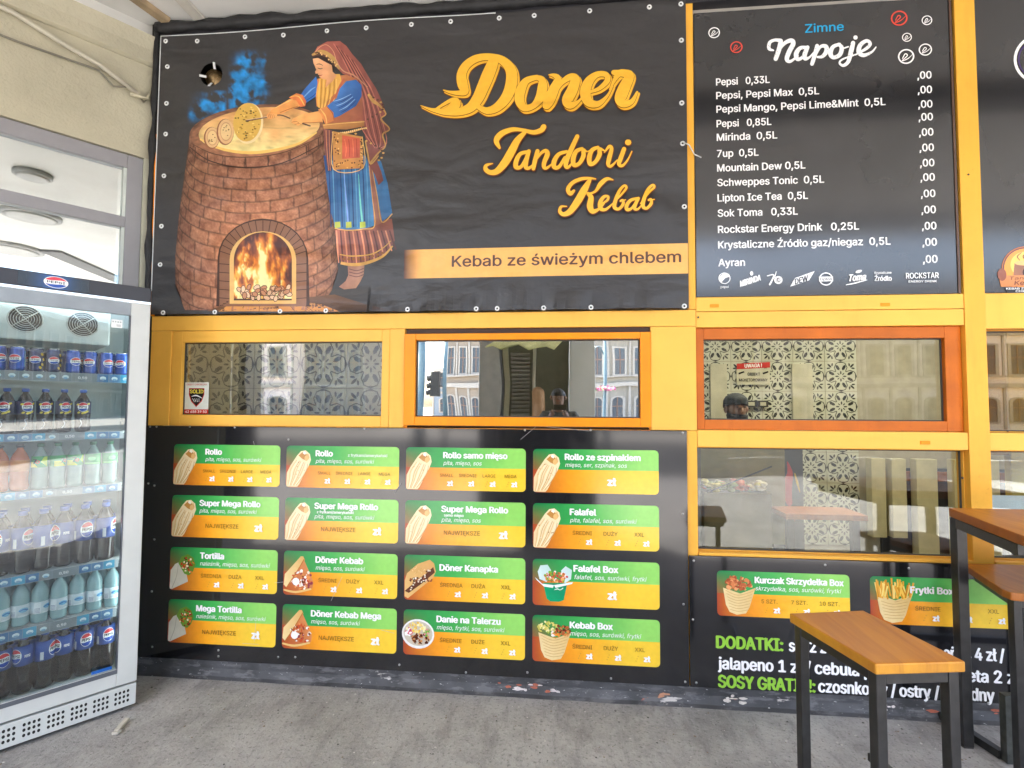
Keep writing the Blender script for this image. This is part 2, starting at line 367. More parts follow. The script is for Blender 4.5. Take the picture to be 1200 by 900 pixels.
# faint reflected lamps
for x, y, r in ((1.24, -3.06, .30), (2.9, -4.4, .4), (-.09, -2.2, .16)):
    t = empty('ceiling_lamp', (x, y, 3.964), label={.3: 'unlit round flush lamp in the arcade roof behind the viewer', .4: 'large unlit round lamp near the arcade roof outer edge', .16: 'small unlit round lamp closest to the shop front'}[r], cat='ceiling lamp', group='round flush lamps in the arcade roof')
    g = MB(); g.lathe([(r, 0), (r, -.035), (r*.9, -.045)], 28, (x, y, 3.964)); g.build('rim', mat('lamp_rim', (.35, .35, .34, 1), .4), t)
    g = MB(); g.lathe([(r*.86, -.046), (r*.7, -.06)], 28, (x, y, 3.964)); g.build('diffuser', mat('lamp_diffuser', (.5, .5, .48, 1), .4), t)

# rest of the shop building above and behind (keeps the sun off the arcade)
bld = empty('shop_building', (0, 4, 0), label='building body above and around the kebab shop front', cat='building')
stone = mat('render_grey', (.5, .47, .42, 1), .8, var=.1, bump=.05)
g = MB(); g.box(-9, 12, .25, 9, 4.301, 11); g.build('upper_storey', stone, bld)
g = MB(); g.box(-9, 12, -4.6, .25, 4.302, 4.6); g.build('slab_edge', stone, bld)
g = MB(); g.box(5.0, 5.3, .02, 9, 0, 4.3); g.box(-2.9, -2.62, .3, 9, 0, 4.3); g.build('side_wall', stone, bld)

# piers of the arcade behind the viewer: seen in the glass
con = mat('pale_concrete', (.52, .56, .56, 1), .7, var=.1, vscale=2, bump=.03)
def pier(x0, x1, y0, y1, m, label):
    t = empty('arcade_pier', ((x0+x1)/2, (y0+y1)/2, 0), label=label, cat='pier', group='piers of the arcade')
    g = MB(); g.box(x0, x1, y0, y1, .0, 3.7); g.build('shaft', m, t, .01)
    g = MB(); g.box(x0-.04, x1+.04, y0-.04, y1+.04, 3.55, 3.699); g.build('capital', m, t)
    g = MB(); g.box(x0-.03, x1+.03, y0-.03, y1+.03, .0, .25); g.build('base', mat('pier_base', (.2, .19, .18, 1), .7), t)
    return t
pier(.13, .47, -4.25, -3.9, con, 'pale grey square arcade pier right of the dark shutter')
pier(-7.4, -4.42, -4.3, -3.9, mat('dark_pier', (.05, .05, .05, 1), .5), 'wide dark arcade pier reflected at the left')
pier(-1.08, -.80, -4.25, -3.9, mat('grey_pier', (.3, .31, .32, 1), .6), 'narrow mid grey arcade pier left of the dark shutter')
kio = empty('street_kiosk', (-.3, -4.1, 0), label='dark olive street kiosk with louvred shutter between two piers', cat='kiosk')
olive = mat('olive_board', (.075, .08, .055, 1), .5, var=.2)
g = MB(); g.box(-.78, .12, -4.22, -4.0, .0, 3.3); g.build('back_board', olive, kio)
for k in range(16):
    g = MB(); z = 1.45+k*.055; g.add([(-.66, -3.998, z), (-.42, -3.998, z), (-.42, -3.97, z+.035), (-.66, -3.97, z+.035), (-.66, -3.998, z+.045), (-.42, -3.998, z+.045)], [(0, 1, 2, 3), (3, 2, 5, 4)]); g.build('slat', mat('slat_metal', (.14, .14, .12, 1), .4), kio)
g = MB(); g.box(-.76, -.69, -4.0, -3.96, 0, 3.0); g.build('upright', mat('kiosk_post', (.3, .3, .22, 1), .5), kio)
g = MB(); g.tube([(-.36, -3.96, .1), (-.36, -3.96, 2.5)], .022, 10); g.build('pipe', mat('pipe_grey', (.45, .45, .4, 1), .5), kio)
g = MB(); g.lathe([(.085, 0), (.085, .36), (.07, .40), (.03, .43)], 16, (-.30, -3.88, 1.42)); g.build('gas_bottle', mat('tan_canister', (.36, .22, .12, 1), .5), kio)
aw = mat('awning_cloth', (.62, .64, .34, 1), .8, var=.15, vscale=10, bump=.05)
g = MB()
for i in range(8):
    a, b = i/8, (i+1)/8; f = lambda q: (-.98+q*.9, -3.70-.04*math.sin(q*9), 2.36+.03*math.sin(q*17)); f2 = lambda q: (-.72+q*.8, -3.86, 2.52)
    g.add([f(a), f(b), f2(b), f2(a)], [(0, 1, 2, 3)]); g.add([(x, y-.01, z-.012) for x, y, z in (f(a), f(b), f2(b), f2(a))], [(3, 2, 1, 0)])
tag(g.build('awning', aw), 'crumpled pale yellow-green awning cloth over the street kiosk', 'awning')

# ------------------------------------------------------------------ houses across the square (they show in the window panes)
def far_building(name, x0, x1, y, h, wallm, floors, bay, label, dk_=False):
    t = empty(name, ((x0+x1)/2, y, 0), label=label, cat='building')
    g = MB(); g.box(x0, x1, y-8, y, -.1, h); g.build('wall', wallm, t)
    trim = mat('grey_trim', (.17, .17, .17, 1), .7) if wallm is grey_b else mat('white_trim', (.36, .325, .275, 1), .7); pane = mat('far_pane', (.06, .075, .09, 1), .12); fr = mat('far_sash', (.16, .09, .06, 1), .5)
    n = max(1, int((x1-x0)/bay)); meshes = {}
    for fz, wh, arch in floors:
        for i in range(n):
            xc = x0+(i+.5)*(x1-x0)/n; key = (round(wh, 2), arch)
            if key not in meshes:
                ww = bay*.24; g = MB(); top = [(ww*math.cos(a), wh-ww+ww*math.sin(a)*.8) for a in [math.pi*k/8 for k in range(9)]] if arch else [(ww, wh), (-ww, wh)]
                inner = [(-ww, 0), (ww, 0)]+top; outer = [(p[0]*1.45, p[1]*1.06 if p[1] > 0 else -.12) for p in inner]
                k = len(inner); vs = [(p[0], .10, p[1]) for p in outer]+[(p[0], .10, p[1]) for p in inner]+[(p[0], .0, p[1]) for p in outer]+[(p[0], .02, p[1]) for p in inner]
                fs = []
                for q in range(k):
                    r_ = (q+1) % k; fs += [(q, r_, k+r_, k+q), (2*k+q, q, r_, 2*k+r_)[::-1], (k+q, k+r_, 3*k+r_, 3*k+q)]
                g.add(vs, fs, 0); g.add([(p[0], .025, p[1]) for p in inner], [tuple(range(k))], 1)
                g.box(-.04, .04, .03, .06, .0, wh, 2); g.box(-ww, ww, .03, .06, wh*.55, wh*.6, 2)
                me = g.mesh('window'); [me.materials.append(x) for x in (trim, pane, fr)]; meshes[key] = me
            o = link('window', meshes[key], t); o.location = (xc, y, fz); o.matrix_parent_inverse = WORLD[t.name]
    for z, hh, pr in ((3.35, .35, .25), (4.2, .12, .3), (7.6, .3, .3), (h-.6, .6, .6)):
        if z < h: g = MB(); g.box(x0-.05, x1+.05, y, y+pr, z, z+hh); g.build('cornice', trim, t)
    for i in range(n+1):
        xc = x0+i*(x1-x0)/n; g = MB(); g.box(xc-.09, xc+.09, y, y+.14, .0, 3.34); g.box(xc-.07, xc+.07, y, y+.12, 4.33, min(7.59, h-.61)); g.build('pilaster', trim, t)
    return t
cream = mat('cream_render', (.27, .215, .16, 1), .8, var=.12, vscale=.5); pink = mat('pink_render', (.78, .66, .60, 1), .8, var=.08); grey_b = mat('grey_render', (.12, .12, .125, 1), .8, var=.1); blueg = mat('blue_grey_render', (.2, .25, .3, 1), .8)
FL = [(.6, 2.0, True), (4.45, 2.35, False), (8.2, 2.0, False)]
far_building('tenement_house', -10.2, -1.0, -42, 11.5, cream, FL, 1.15, 'white and cream tenement with arched ground-floor windows, mirrored in the middle pane')
far_building('tenement_house', -.9, 16, -42, 11.5, mat('pale_render', (.28, .25, .20, 1), .8, var=.12, vscale=.5), FL, 1.6, 'pale tenement with balcony line reflected right of the pale pier')
far_building('tenement_house', -42, -24.6, -42, 12.5, pink, FL, 2.3, 'pinkish tenement with long cornice reflected in the left pane')
far_building('tenement_house', -24.4, -18.4, -44, 10.5, grey_b, FL, 1.9, 'dark grey tenement between the pink and blue-grey houses')
far_building('tenement_house', -18.2, -12.5, -70, 7.0, blueg, FL[:2], 1.9, 'low blue-grey house far back under the open sky')
far_building('tenement_house', 16.3, 40, -42, 12, pink, FL, 2.1, 'pink-cream corner tenement farthest right across the square')
far_building('tenement_house', -75, -42.5, -42, 13, cream, FL, 2.4, 'long cream tenement farthest left across the square')
far_building('tenement_house', 40.3, 78, -42, 12.5, cream, FL, 2.6, 'added cream tenement at the far right, screening sky from the fridge glass')  # unseen house added to keep bright sky out of the fridge glass
far_building('tenement_house', 78.3, 125, -46, 14, grey_b, FL, 2.9, 'added grey tenement beyond the cream one, screening sky at the far right')  # lengthens the added row that blocks low sky in that reflection
# street lamp with flower basket, tram pole, traffic light
teal = mat('teal_pole', (.08, .14, .16, 1), .4)
def pole(x, y, h, r, label, cat='pole', name='tram_pole'):
    t = empty(name, (x, y, -.1), label=label, cat=cat); g = MB(); g.lathe([(r*1.6, 0), (r*1.6, .9), (r, 1.1), (r*.8, h)], 12, (x, y, -.1)); g.build('post', teal, t); return t
pole(-5.1, -15.5, 9, .14, 'thick teal tram pole mirrored at the left of the middle pane')
tl = empty('traffic_light', (-4.45, -15.5, -.1), label='black traffic light on a slim teal post facing sideways', cat='traffic light')
g = MB(); g.lathe([(.09, 0), (.07, 5)], 12, (-4.18, -15.5, -.1)); g.build('post', teal, tl)
g = MB(); g.box(-4.72, -4.38, -15.65, -15.4, 1.9, 2.85); [g.tube([(-4.72, -15.52, z), (-4.88, -15.52, z-.04)], .11, 10) for z in (2.1, 2.38, 2.66)]; g.box(-4.4, -4.18, -15.55, -15.5, 2.3, 2.36); g.build('signal_head', metal_bk, tl)
lampo = empty('street_lamp', (1.62, -15.5, -.1), label='teal street lamp with curved bracket and hanging flower basket', cat='street lamp')
g = MB(); g.lathe([(.12, 0), (.12, .9), (.06, 1.0), (.045, 5.2)], 12, (1.62, -15.5, -.1)); g.tube([(1.62, -15.5, 3.4), (1.45, -15.5, 3.75), (1.2, -15.5, 3.7), (1.1, -15.5, 3.4)], .025, 8); g.build('post', teal, lampo)
g = MB(); g.lathe([(.02, .12), (.13, .0), (.1, -.22), (.03, -.26)], 12, (1.1, -15.5, 3.35)); g.build('lantern', mat('lantern_glass', (.7, .7, .65, 1), .2), lampo)
g = MB()
for i in range(160):
    a, b = random.random()*6.28, random.random()**.5; px_, py_, pz_ = 1.62+.34*b*math.cos(a), -15.5+.34*b*math.sin(a), 2.22+.2*random.random()*(1.2-b); s_ = .05
    d1 = Vector((random.uniform(-1, 1), random.uniform(-1, 1), random.uniform(-1, 1))).normalized()*s_; d2 = d1.cross(Vector((.3, .5, .8))).normalized()*s_; p_ = Vector((px_, py_, pz_))
    g.add([p_-d1, p_+d2, p_+d1, p_-d2], [(0, 1, 2, 3)], random.choice((0, 0, 1)))
fb = g.build('flower_basket', [mat('pink_petal', (.6, .16, .3, 1), .6), mat('leaf_green', (.08, .16, .04, 1), .6)]); fb.name = 'flower_basket'
tag(fb, 'basket of pink flowers hanging on the street lamp', 'flower basket')

# ================================================================== SHOP FRONT
shop = empty('kebab_shop', (0, 0, 0), label='yellow painted timber kebab shop front with small windows', cat='shop front')
def part(name, m, *boxes, bevel=.002, parent=shop):
    g = MB(); [g.box(*b) for b in boxes]; return g.build(name, m, parent, bevel)
part('rail', yellow2, (-2.484, .745, 0, .09, 2.028, 2.118))
part('rail', yellow2, (.747, 2.118, -.002, .09, 2.108, 2.186))
part('rail', yellow2, (.747, 2.118, 0, .09, 2.020, 2.105))
part('rail', yellow2, (.747, 2.118, 0, .09, 1.364, 1.455))
part('rail', yellow2, (2.224, 5.0, 0, .09, 1.364, 1.455))
part('rail', yellow2, (2.224, 5.0, 0, .09, 2.0, 2.186))
part('rail', yellow2, (-2.484, -2.352, 0, .09, 1.452, 2.026))
part('post', yellow2, (-.988, -.899, 0, .09, 1.452, 2.026))
part('post', yellow2, (.5, .745, 0, .09, 1.452, 2.026))
part('rail', yellow, (-2.35, .5, 0, .09, 1.36, 1.450))
part('post', yellow, (.500, .745, .0, .09, .09, 1.450))
part('post', yellow, (.706, .745, -.004, .03, 2.12, 3.9))
part('post', yellow, (2.120, 2.222, -.004, .09, .78, 3.94))
part('rail', yellow, (.746, 2.118, -.010, .05, .782, .797))
part('rail', yellow, (2.224, 5.0, -.010, .05, .782, .797))
part('hidden_wall', stone, (-2.6, .7, .175, .215, 2.12, 4.3), (.7, 5.0, .05, .15, 2.19, 4.3), (-2.6, .52, .05, .12, .0, 1.44), (.5, 5.0, .05, .12, 0, .79), bevel=0)
part('recess_panel', mat('recess_dark', (.02, .018, .016, 1), .6), (-.899, .5, .07, .12, 1.452, 1.462), (-2.62, -2.484, .02, .12, 0, 4.0), bevel=0)
# fixing slots in the rails
for u, v in ((837, 358.5), (1037, 357), (1084, 518.7)):
    x, z = wall_point(u, v); g = MB(); g.box(x-.024, x+.024, -.005, .001, z-.009, z+.009); g.build('slot_plug', orange, shop, .002)
# small screws in posts
scr = None
for u, v in ((1134, 205), (1127, 560), (1180, 505), (818, 372)):
    x, z = wall_point(u, v); g = MB(); g.tube([(x, -.002, z), (x, -.007, z)], .005, 8); g.build('screw', metal_bk, shop)

GL_mirror = glass_mat('mirror_pane', .78, wob=.0015); GL_half = glass_mat('left_pane', .27, wob=.0015); GL_low = glass_mat('clear_pane', .035, gmax=.6, wob=.0005); GL_w4 = glass_mat('lower_pane', .045, gmax=.55, wob=.003)
def window(x0, x1, z0, z1, gx0, gx1, gz0, gz1, m, gm, y0, y1, lab=None, bead=.006):
    W = MB(); W.box(x0, gx0, y0, y1, z0, z1); W.box(gx1, x1, y0, y1, z0, z1); W.box(gx0, gx1, y0, y1, z0, gz0-.0); W.box(gx0, gx1, y0, y1, gz1, z1)
    fr = W.build('window_frame', m, shop, .003)
    g = MB(); ym = (y0+y1)/2+.012; g.box(gx0+.0005, gx1-.0005, ym, ym+.005, gz0+.0005, gz1-.0005)
    p = g.build('glass_pane', gm, fr)
    B = MB(); yb = ym-.010
    B.box(gx0+.0006, gx0+bead, yb, ym-.0005, gz0+.0006, gz1-.0006); B.box(gx1-bead, gx1-.0006, yb, ym-.0005, gz0+.0006, gz1-.0006); B.box(gx0+bead, gx1-bead, yb, ym-.0005, gz0+.0006, gz0+bead); B.box(gx0+bead, gx1-bead, yb, ym-.0005, gz1-bead, gz1-.0006)
    B.build('glazing_bead', mat('bead_rubber', (.05, .045, .04, 1), .5), fr); return fr
window(-2.350, -.990, 1.4525, 2.0265, -2.285, -1.037, 1.519, 1.956, yellow2, GL_half, .006, .05)
window(-.896, .497, 1.468, 1.995, -.831, .440, 1.518, 1.958, orange, GL_mirror, -.016, .03)
window(.750, 2.1165, 1.4575, 2.018, .792, 2.035, 1.512, 1.956, brownor, GL_low, .022, .065)
window(2.2245, 4.9, 1.457, 1.998, 2.230, 4.85, 1.461, 1.994, yellow, glass_mat('amber_pane', .10, tint=(.9, .8, .5)), .05, .07)
window(.7465, 2.1175, .799, 1.3625, .752, 2.112, .803, 1.358, yellow, GL_w4, .03, .06)
window(2.2245, 4.9, .799, 1.3625, 2.230, 4.85, .803, 1.358, yellow, GL_w4, .03, .06)
part('opening_shadow_strip', mat('gap_shade_brown', (.05, .025, .015, 1), .6), (-.896, .499, .02, .06, 1.996, 2.027), bevel=0)  # dark strip painted as the shade in the gap above the sash

# plinth with flaking paint
pm = mat('plinth_paint', (.055, .056, .06, 1), .6, var=.5, vscale=6, bump=.15, bscale=25)
N, L, b = nodes(pm); tc = N.new('ShaderNodeTexCoord'); colr = b.inputs['Base Color'].links[0].from_socket
mp = N.new('ShaderNodeMapping'); mp.inputs['Scale'].default_value = (1.3, 1, 5); L.new(tc.outputs['Object'], mp.inputs[0])
for sc_, lo, hi, cc in ((2.1, .66, .68, (.5, .47, .44, 1)), (2.6, .68, .69, (.45, .12, .07, 1)), (30, .66, .68, (.7, .7, .68, 1)), (5, .52, .60, (.12, .12, .125, 1))):
    n = N.new('ShaderNodeTexNoise'); n.inputs['Scale'].default_value = sc_; n.inputs['Detail'].default_value = 7; n.inputs['Roughness'].default_value = .65; L.new(mp.outputs[0], n.inputs['Vector'])
    r_ = N.new('ShaderNodeMapRange'); r_.inputs[1].default_value = lo; r_.inputs[2].default_value = hi; L.new(n.outputs[0], r_.inputs[0])
    mx = N.new('ShaderNodeMix'); mx.data_type = 'RGBA'; L.new(r_.outputs[0], mx.inputs[0]); L.new(colr, mx.inputs[6]); mx.inputs[7].default_value = cc; colr = mx.outputs[2]
L.new(colr, b.inputs['Base Color'])
g = MB(); xs = [-2.5+i*.06 for i in range(126)]; prof = [(-.012, .092), (-.014, .05), (-.030, .012), (-.05, .002)]
vs = [(x, py+.006*noise.noise(Vector((x*5, pz*40, 0))), pz) for x in xs for py, pz in prof]
g.add(vs, [(i*4+j, i*4+j+1, (i+1)*4+j+1, (i+1)*4+j) for i in range(125) for j in range(3)]); g.build('plinth', pm, shop)
# flakes of bare plaster and brick on the plinth
for u, v, w_, k_, cc in ((632, 806, .26, 9, (.66, .6, .58, 1)), (612, 801, .30, 6, (.42, .12, .07, 1)), (858, 819, .13, 6, (.62, .58, .52, 1)), (775, 817, .05, 4, (.5, .25, .15, 1)), (1085, 832, .08, 4, (.5, .12, .07, 1)), (1168, 837, .08, 4, (.5, .12, .07, 1)), (1040, 825, .05, 4, (.6, .6, .6, 1))):
    x, z = wall_point(u, v, -.02); g = MB()
    for q in range(k_):
        cx = x+random.uniform(-.5, .5)*w_; cz = .05+random.uniform(-.018, .02); rx, rz = random.uniform(.010, .028), random.uniform(.004, .010)
        g.add([(cx+rx*math.cos(a)*random.uniform(.6, 1.1), -.034+.0002*q+(.016*(cz-.03)/.05)*0, cz+rz*math.sin(a)*random.uniform(.6, 1.2)) for a in [k*.7 for k in range(9)]], [tuple(range(9))])
    g.build('paint_flake', mat('flake_%d' % int(cc[1]*100), cc, .8, var=.2, vscale=60), shop)

# black rubber / foam seals round the banner
def foam(name, path, r, seed):
    g = MB(); pts = []
    for i in range(len(path)-1):
        a, b_ = Vector(path[i]), Vector(path[i+1]); n = max(2, int((b_-a).length/.05))
        for k in range(n): p = a.lerp(b_, k/n); pts.append(p)
    pts.append(Vector(path[-1])); rr = [r*(1+.75*noise.noise(Vector((i*.31, seed, 0)))) for i in range(len(pts))]
    g.tube(pts, rr, 8); return g
fo = foam('f', [(-2.50, -.02, 3.92), (.74, -.02, 3.935)], .034, 3).build('foam_seal', seal, shop)
foam('f', [(.74, .01, 3.93), (5, .01, 3.93)], .03, 5).build('foam_seal', seal, shop)
part('header_board', mat('dark_header', (.02, .02, .025, 1), .5), (-2.5, 5.0, -.01, .06, 3.868, 3.962), bevel=0)
foam('f', [(-2.505, -.015, 3.9), (-2.51, -.015, 2.9), (-2.50, -.015, 2.1)], .018, 8).build('foam_seal', seal, shop)
# orange timber edge visible left of the banner
g = MB(); g.box(-2.497, -2.484, -.014, .02, 2.12, 3.25); g.build('edge_strip', orange, shop)

# ================================================================== BANNER
banner = empty('banner', (-.89, -.02, 2.12), label='big black vinyl banner with tandoor oven picture reading Doner Tandoori Kebab', cat='banner')
BG = c(56, 55, 56, .84)
BOT = [wall_point(u, 366)[0] for u in (191, 251.5, 328, 381.7, 477.5, 558, 582.6, 637, 692.5, 804)]
def bdisp(x, z):
    f = 0; t = max(0, min(1, (2.305-z)/.185)) if x > -1.1 else max(0, min(1, (2.20-z)/.08))*.6; s_ = 0
    if t > 0:
        for i in range(len(BOT)-1):
            if BOT[i] <= x <= BOT[i+1]:
                w_ = BOT[i+1]-BOT[i]; f = (x-BOT[i])/w_; s_ = math.sin(math.pi*f)**1.3*min(.030, w_*.09)
        s_ *= t**1.6*(1+.25*math.sin(f*25)*t)
    return s_+.005
GX = [-2.50+i*.02 for i in range(162)]; GZ = [2.10+i*.02 for i in range(92)]
DISP = (bdisp, ((0, GX), (2, [2.10+i*.01 for i in range(12)])), 2.21)
BX0, BX1, BZ0, BZ1 = -2.478, .704, 2.124, 3.868
HC, HR = (-2.136, 3.607), .072
nx, nz = 150, 84
def bpos(i, j):
    x = BX0+(BX1-BX0)*i/nx; z = BZ0+(BZ1-BZ0)*j/nz
    if j == nz: z += .022*(x-BX0)/(BX1-BX0)+.006*math.sin(x*4)   # slightly uneven top edge
    return x, z
cells = {}; P = Print(y=-.012); vs = [bpos(i, j) for j in range(nz+1) for i in range(nx+1)]
fs = []; hi0, hi1 = int((HC[0]-HR-.01-BX0)/(BX1-BX0)*nx), int((HC[0]+HR+.01-BX0)/(BX1-BX0)*nx)+1
hj0, hj1 = int((HC[1]-HR-.01-BZ0)/(BZ1-BZ0)*nz), int((HC[1]+HR+.01-BZ0)/(BZ1-BZ0)*nz)+1
for j in range(nz):
    for i in range(nx):
        if not (hi0 <= i < hi1 and hj0 <= j < hj1): fs.append((j*(nx+1)+i, j*(nx+1)+i+1, (j+1)*(nx+1)+i+1, (j+1)*(nx+1)+i))
P.raw(vs, fs, [BG]*len(vs))
ring = [bpos(i, hj0) for i in range(hi0, hi1)]+[bpos(hi1, j) for j in range(hj0, hj1)]+[bpos(i, hj1) for i in range(hi1, hi0, -1)]+[bpos(hi0, j) for j in range(hj1, hj0, -1)]
P.yy = -.012
P.poly(ring, BG, holes=[[(HC[0]+HR*math.cos(a), HC[1]+HR*math.sin(a)) for a in [2*math.pi*k/28 for k in range(28)]]])
sheet = P.build('sheet', banner, bprt, disp=(bdisp, (), 0))
# thin pale welded hem along the top and left
g = MB(); g.tube([(x, -.014-bdisp(x, 3.8), bpos(0, nz)[1]+.022*(x-BX0)/(BX1-BX0)+.006*math.sin(x*4)-.006*0-(.006*math.sin(BX0*4))) for x in [BX0+i*.1 for i in range(22)]], .0028, 5)
g.tube([(BX0, -.014-bdisp(BX0, z), z) for z in [3.87-i*.1 for i in range(17)]], .0028, 5); g.build('hem', white_pl, banner)

# --- artwork, traced from its own picture coordinates and laid flat on the cloth
T = lambda u, v: wall_point(u, v, -.02)
art = Print(y=-.0125, tf=T); art.eps = 1.5e-5; art.emin = 1.3
lerp = lambda a, b, t: a+(b-a)*t
def key(t, ks):
    for (a, va), (b_, vb) in zip(ks, ks[1:]):
        if t <= b_: f = (t-a)/(b_-a); return tuple(lerp(x, y, f) for x, y in zip(va, vb)) if isinstance(va, tuple) else lerp(va, vb, f)
    return ks[-1][1]
nz3 = lambda x, y, s_, o=0: noise.fractal(Vector((x*s_, y*s_, o)), 1, 2, 4)
# smoke
def smoke(a, b_, p):
    u, v = p; s_ = 0
    for cu, cv, r in ((290, 78, 15), (283, 92, 17), (268, 105, 17), (288, 108, 20), (250, 118, 15), (236, 128, 11), (300, 108, 12), (308, 70, 8), (309, 95, 8), (262, 128, 16), (228, 134, 8), (292, 68, 10), (278, 122, 20)):
        s_ += math.exp(-((u-cu)**2+(v-cv)**2)/(r*r)*1.5)
    n = .55+1.5*nz3(u, v, .055)+.6*nz3(u, v, .16, 5); s_ = max(0, min(1, s_*n*1.15)); e = min(1, min(a, 1-a)*12)*min(1, min(b_, 1-b_)*12); s_ *= e
    d = math.hypot(u-250, v-89); s_ *= min(1, max(0, (d-11)/3)); k = c(40, 150, 225, .85); return tuple(lerp(BG[i], k[i]*(.75+.5*nz3(u, v, .12, 9)), s_) for i in range(3))
# the grid leaves out the duct hole by starting right of it above, and below it
art.field(46, 66, lambda a, b_: (266+54*a, 54+92*b_), smoke)
art.field(48, 34, lambda a, b_: (218+48*a, 105+42*b_), smoke)
# oven body
Lk = [(0, (222, 158)), (.25, (216.5, 200)), (.5, (210, 245)), (.75, (205, 300)), (.9, (205, 332)), (1, (213, 352))]
Rk = [(0, (379, 147)), (.25, (384, 195)), (.5, (389, 240)), (.75, (394, 290)), (.9, (396, 315)), (1, (390, 333))]
def bodypos(a, b_):
    l, r = key(b_, Lk), key(b_, Rk); s_ = math.sin((a-.5)*math.pi)  # cylindrical
    t = (s_+1)/2; sag = lerp(30, 38, b_)*math.sqrt(max(0, 1-s_*s_)); return (lerp(l[0], r[0], t), min(363.5, lerp(l[1], r[1], t)+sag*(1 if b_ < .9 else 1)))
def brick(a, b_, rows, per, jw=.05, jh=.10, seed=0, jit=.6):
    b2 = b_*rows+.10*nz3(a*6, b_*6, 1, seed); r = int(b2); f = b2-r; a2 = a*per+(r % 2)*.5+jit*noise.noise(Vector((r*3.3, seed, 0)))+.03*nz3(b_*40, a*20, 1, 2); kx = int(a2); fx = a2-kx
    e = min(min(f, 1-f)/jh, min(fx, 1-fx)/jw); return min(1, max(0, e)), noise.noise(Vector((r*7.7+seed, kx*5.1, .5)))
def bodycol(a, b_, p):
    u, v = p; e, n = brick(a, b_, 14, 9); mid = math.sin(a*math.pi); base = Vector((180, 122, 92))*(.55+.45*mid**.7)
    base += Vector((18, 14, 14))*b_*mid+Vector((20, 16, 10))*n+Vector((40, 36, 30))*nz3(u, v, .12)+Vector((26, 22, 18))*nz3(u, v, .5, 3)
    base = base*(.50+.50*min(1, e*1.1)); gl = math.exp(-((u-310)**2+(v-305)**2)/3200); base += Vector((62, 34, 10))*gl
    return c(*[max(8, min(250, x)) for x in base], .66)
art.field(230, 170, bodypos, bodycol)
# floor glow below the oven
art.poly([(242, 364.5), (262, 357), (300, 350), (345, 350), (392, 345), (430, 357), (460, 364.5)], c(150, 100, 60, .6), c(70, 60, 58, .6))
art.poly([(256, 365), (268, 357), (300, 351), (345, 352), (375, 356), (398, 365)], c(235, 165, 90, .7), c(225, 150, 80, .7))
for q in range(7): art.stroke([(270+q*17, 356-abs(q-3)*.0, .8), (262+q*21, 365, .8)], c(140, 85, 45), ends=False)
# rim
def ring_pos(o, i):
    def f(a, b_):
        an = a*2*math.pi; k = lerp(1, 0, b_); ox, oy, orx, ory = o; ix, iy, irx, iry = i
        x0_, y0_ = ox+orx*math.cos(an), oy+ory*math.sin(an)-(math.cos(an))*6; x1_, y1_ = ix+irx*math.cos(an), iy+iry*math.sin(an)-math.cos(an)*6; return (lerp(x0_, x1_, b_), lerp(y0_, y1_, b_))
    return f
art.field(90, 5, ring_pos((300.5, 153, 79, 30.5), (303.5, 151.5, 71, 25.5)), lambda a, b_, p: c(*(Vector((172, 118, 88))*(.8+.35*nz3(p[0], p[1], .2)+.25*max(0, math.sin(a*6.283))+.1*b_)), .66))
# inside glow
def insidecol(a, b_, p):
    u, v = p; t = max(0, min(1, (v-128)/52)); base = Vector((232, 170, 105)).lerp(Vector((255, 240, 165)), t**1.2); base += Vector((40, 35, 30))*nz3(u, v, .06, 8)-Vector((30, 45, 40))*math.exp(-((u-322)**2+(v-158)**2)/60)
    e, n = brick((u-230)/140, (v-120)/60, 4, 4, .03, .05); base *= (.86+.14*e)
    return c(*[max(10, min(255, x)) for x in base], .8)
art.field(64, 10, ring_pos((303.5, 151.5, 71, 25.5), (303.5, 151.5, 1, .5)), insidecol)
art.stroke([(234, 163, 1.5), (262, 175, 3), (300, 178.5, 3.5), (345, 170, 3), (371, 155, 1.5)], c(250, 205, 110), ends=False)
art.stroke([(222, 172, 1), (245, 188, 1.3), (283, 196, 1.5), (330, 191, 1.3), (378, 168, 1)], c(75, 45, 35, .6), ends=False)
art.stroke([(224, 168, .8), (250, 180, 1), (285, 184, 1), (330, 179, 1), (376, 160, .8)], c(105, 68, 50, .6), ends=False)
for q in range(8):
    an = .42+q*.33; x_ = 300.5-79*math.cos(an); y_ = 153+30.5*math.sin(an)+math.cos(an)*6; art.stroke([(x_, y_+1, 1), (x_+.3, y_+12, 1)], c(80, 50, 38, .6), ends=False)
# breads
for x_, y_, rx, ry in ((248.5, 161, 8.2, 12), (264.5, 154, 9.2, 14.5)):
    art.ell(x_-.8, y_+.5, rx+1, ry+1, c(165, 105, 70, .7), 20); art.ell(x_, y_, rx, ry, c(240, 195, 140, .75), 20); art.ell(x_, y_, rx*.75, ry*.78, c(215, 165, 115, .75), 18); art.ell(x_, y_, rx*.66, ry*.68, c(246, 210, 150, .75), 18)
    for q in range(8): art.ell(x_+random.uniform(-.5, .5)*rx, y_+random.uniform(-.5, .5)*ry, .9, .7, c(150, 110, 60, .7), 6)
art.ell(291, 144.5, 17.2, 24, c(250, 225, 170, .8), 26, .12); art.ell(289.5, 143, 16.3, 22.8, c(235, 190, 90, .75), 26, .12)
for q in range(46):
    a, r_ = random.random()*6.28, random.random()**.5; art.ell(289.5+14*r_*math.cos(a), 143+20*r_*math.sin(a), random.uniform(.8, 1.7), random.uniform(.6, 1.2), random.choice((c(190, 140, 45, .75), c(150, 105, 30, .7), c(250, 215, 120, .8), c(110, 95, 40, .7))), 7)
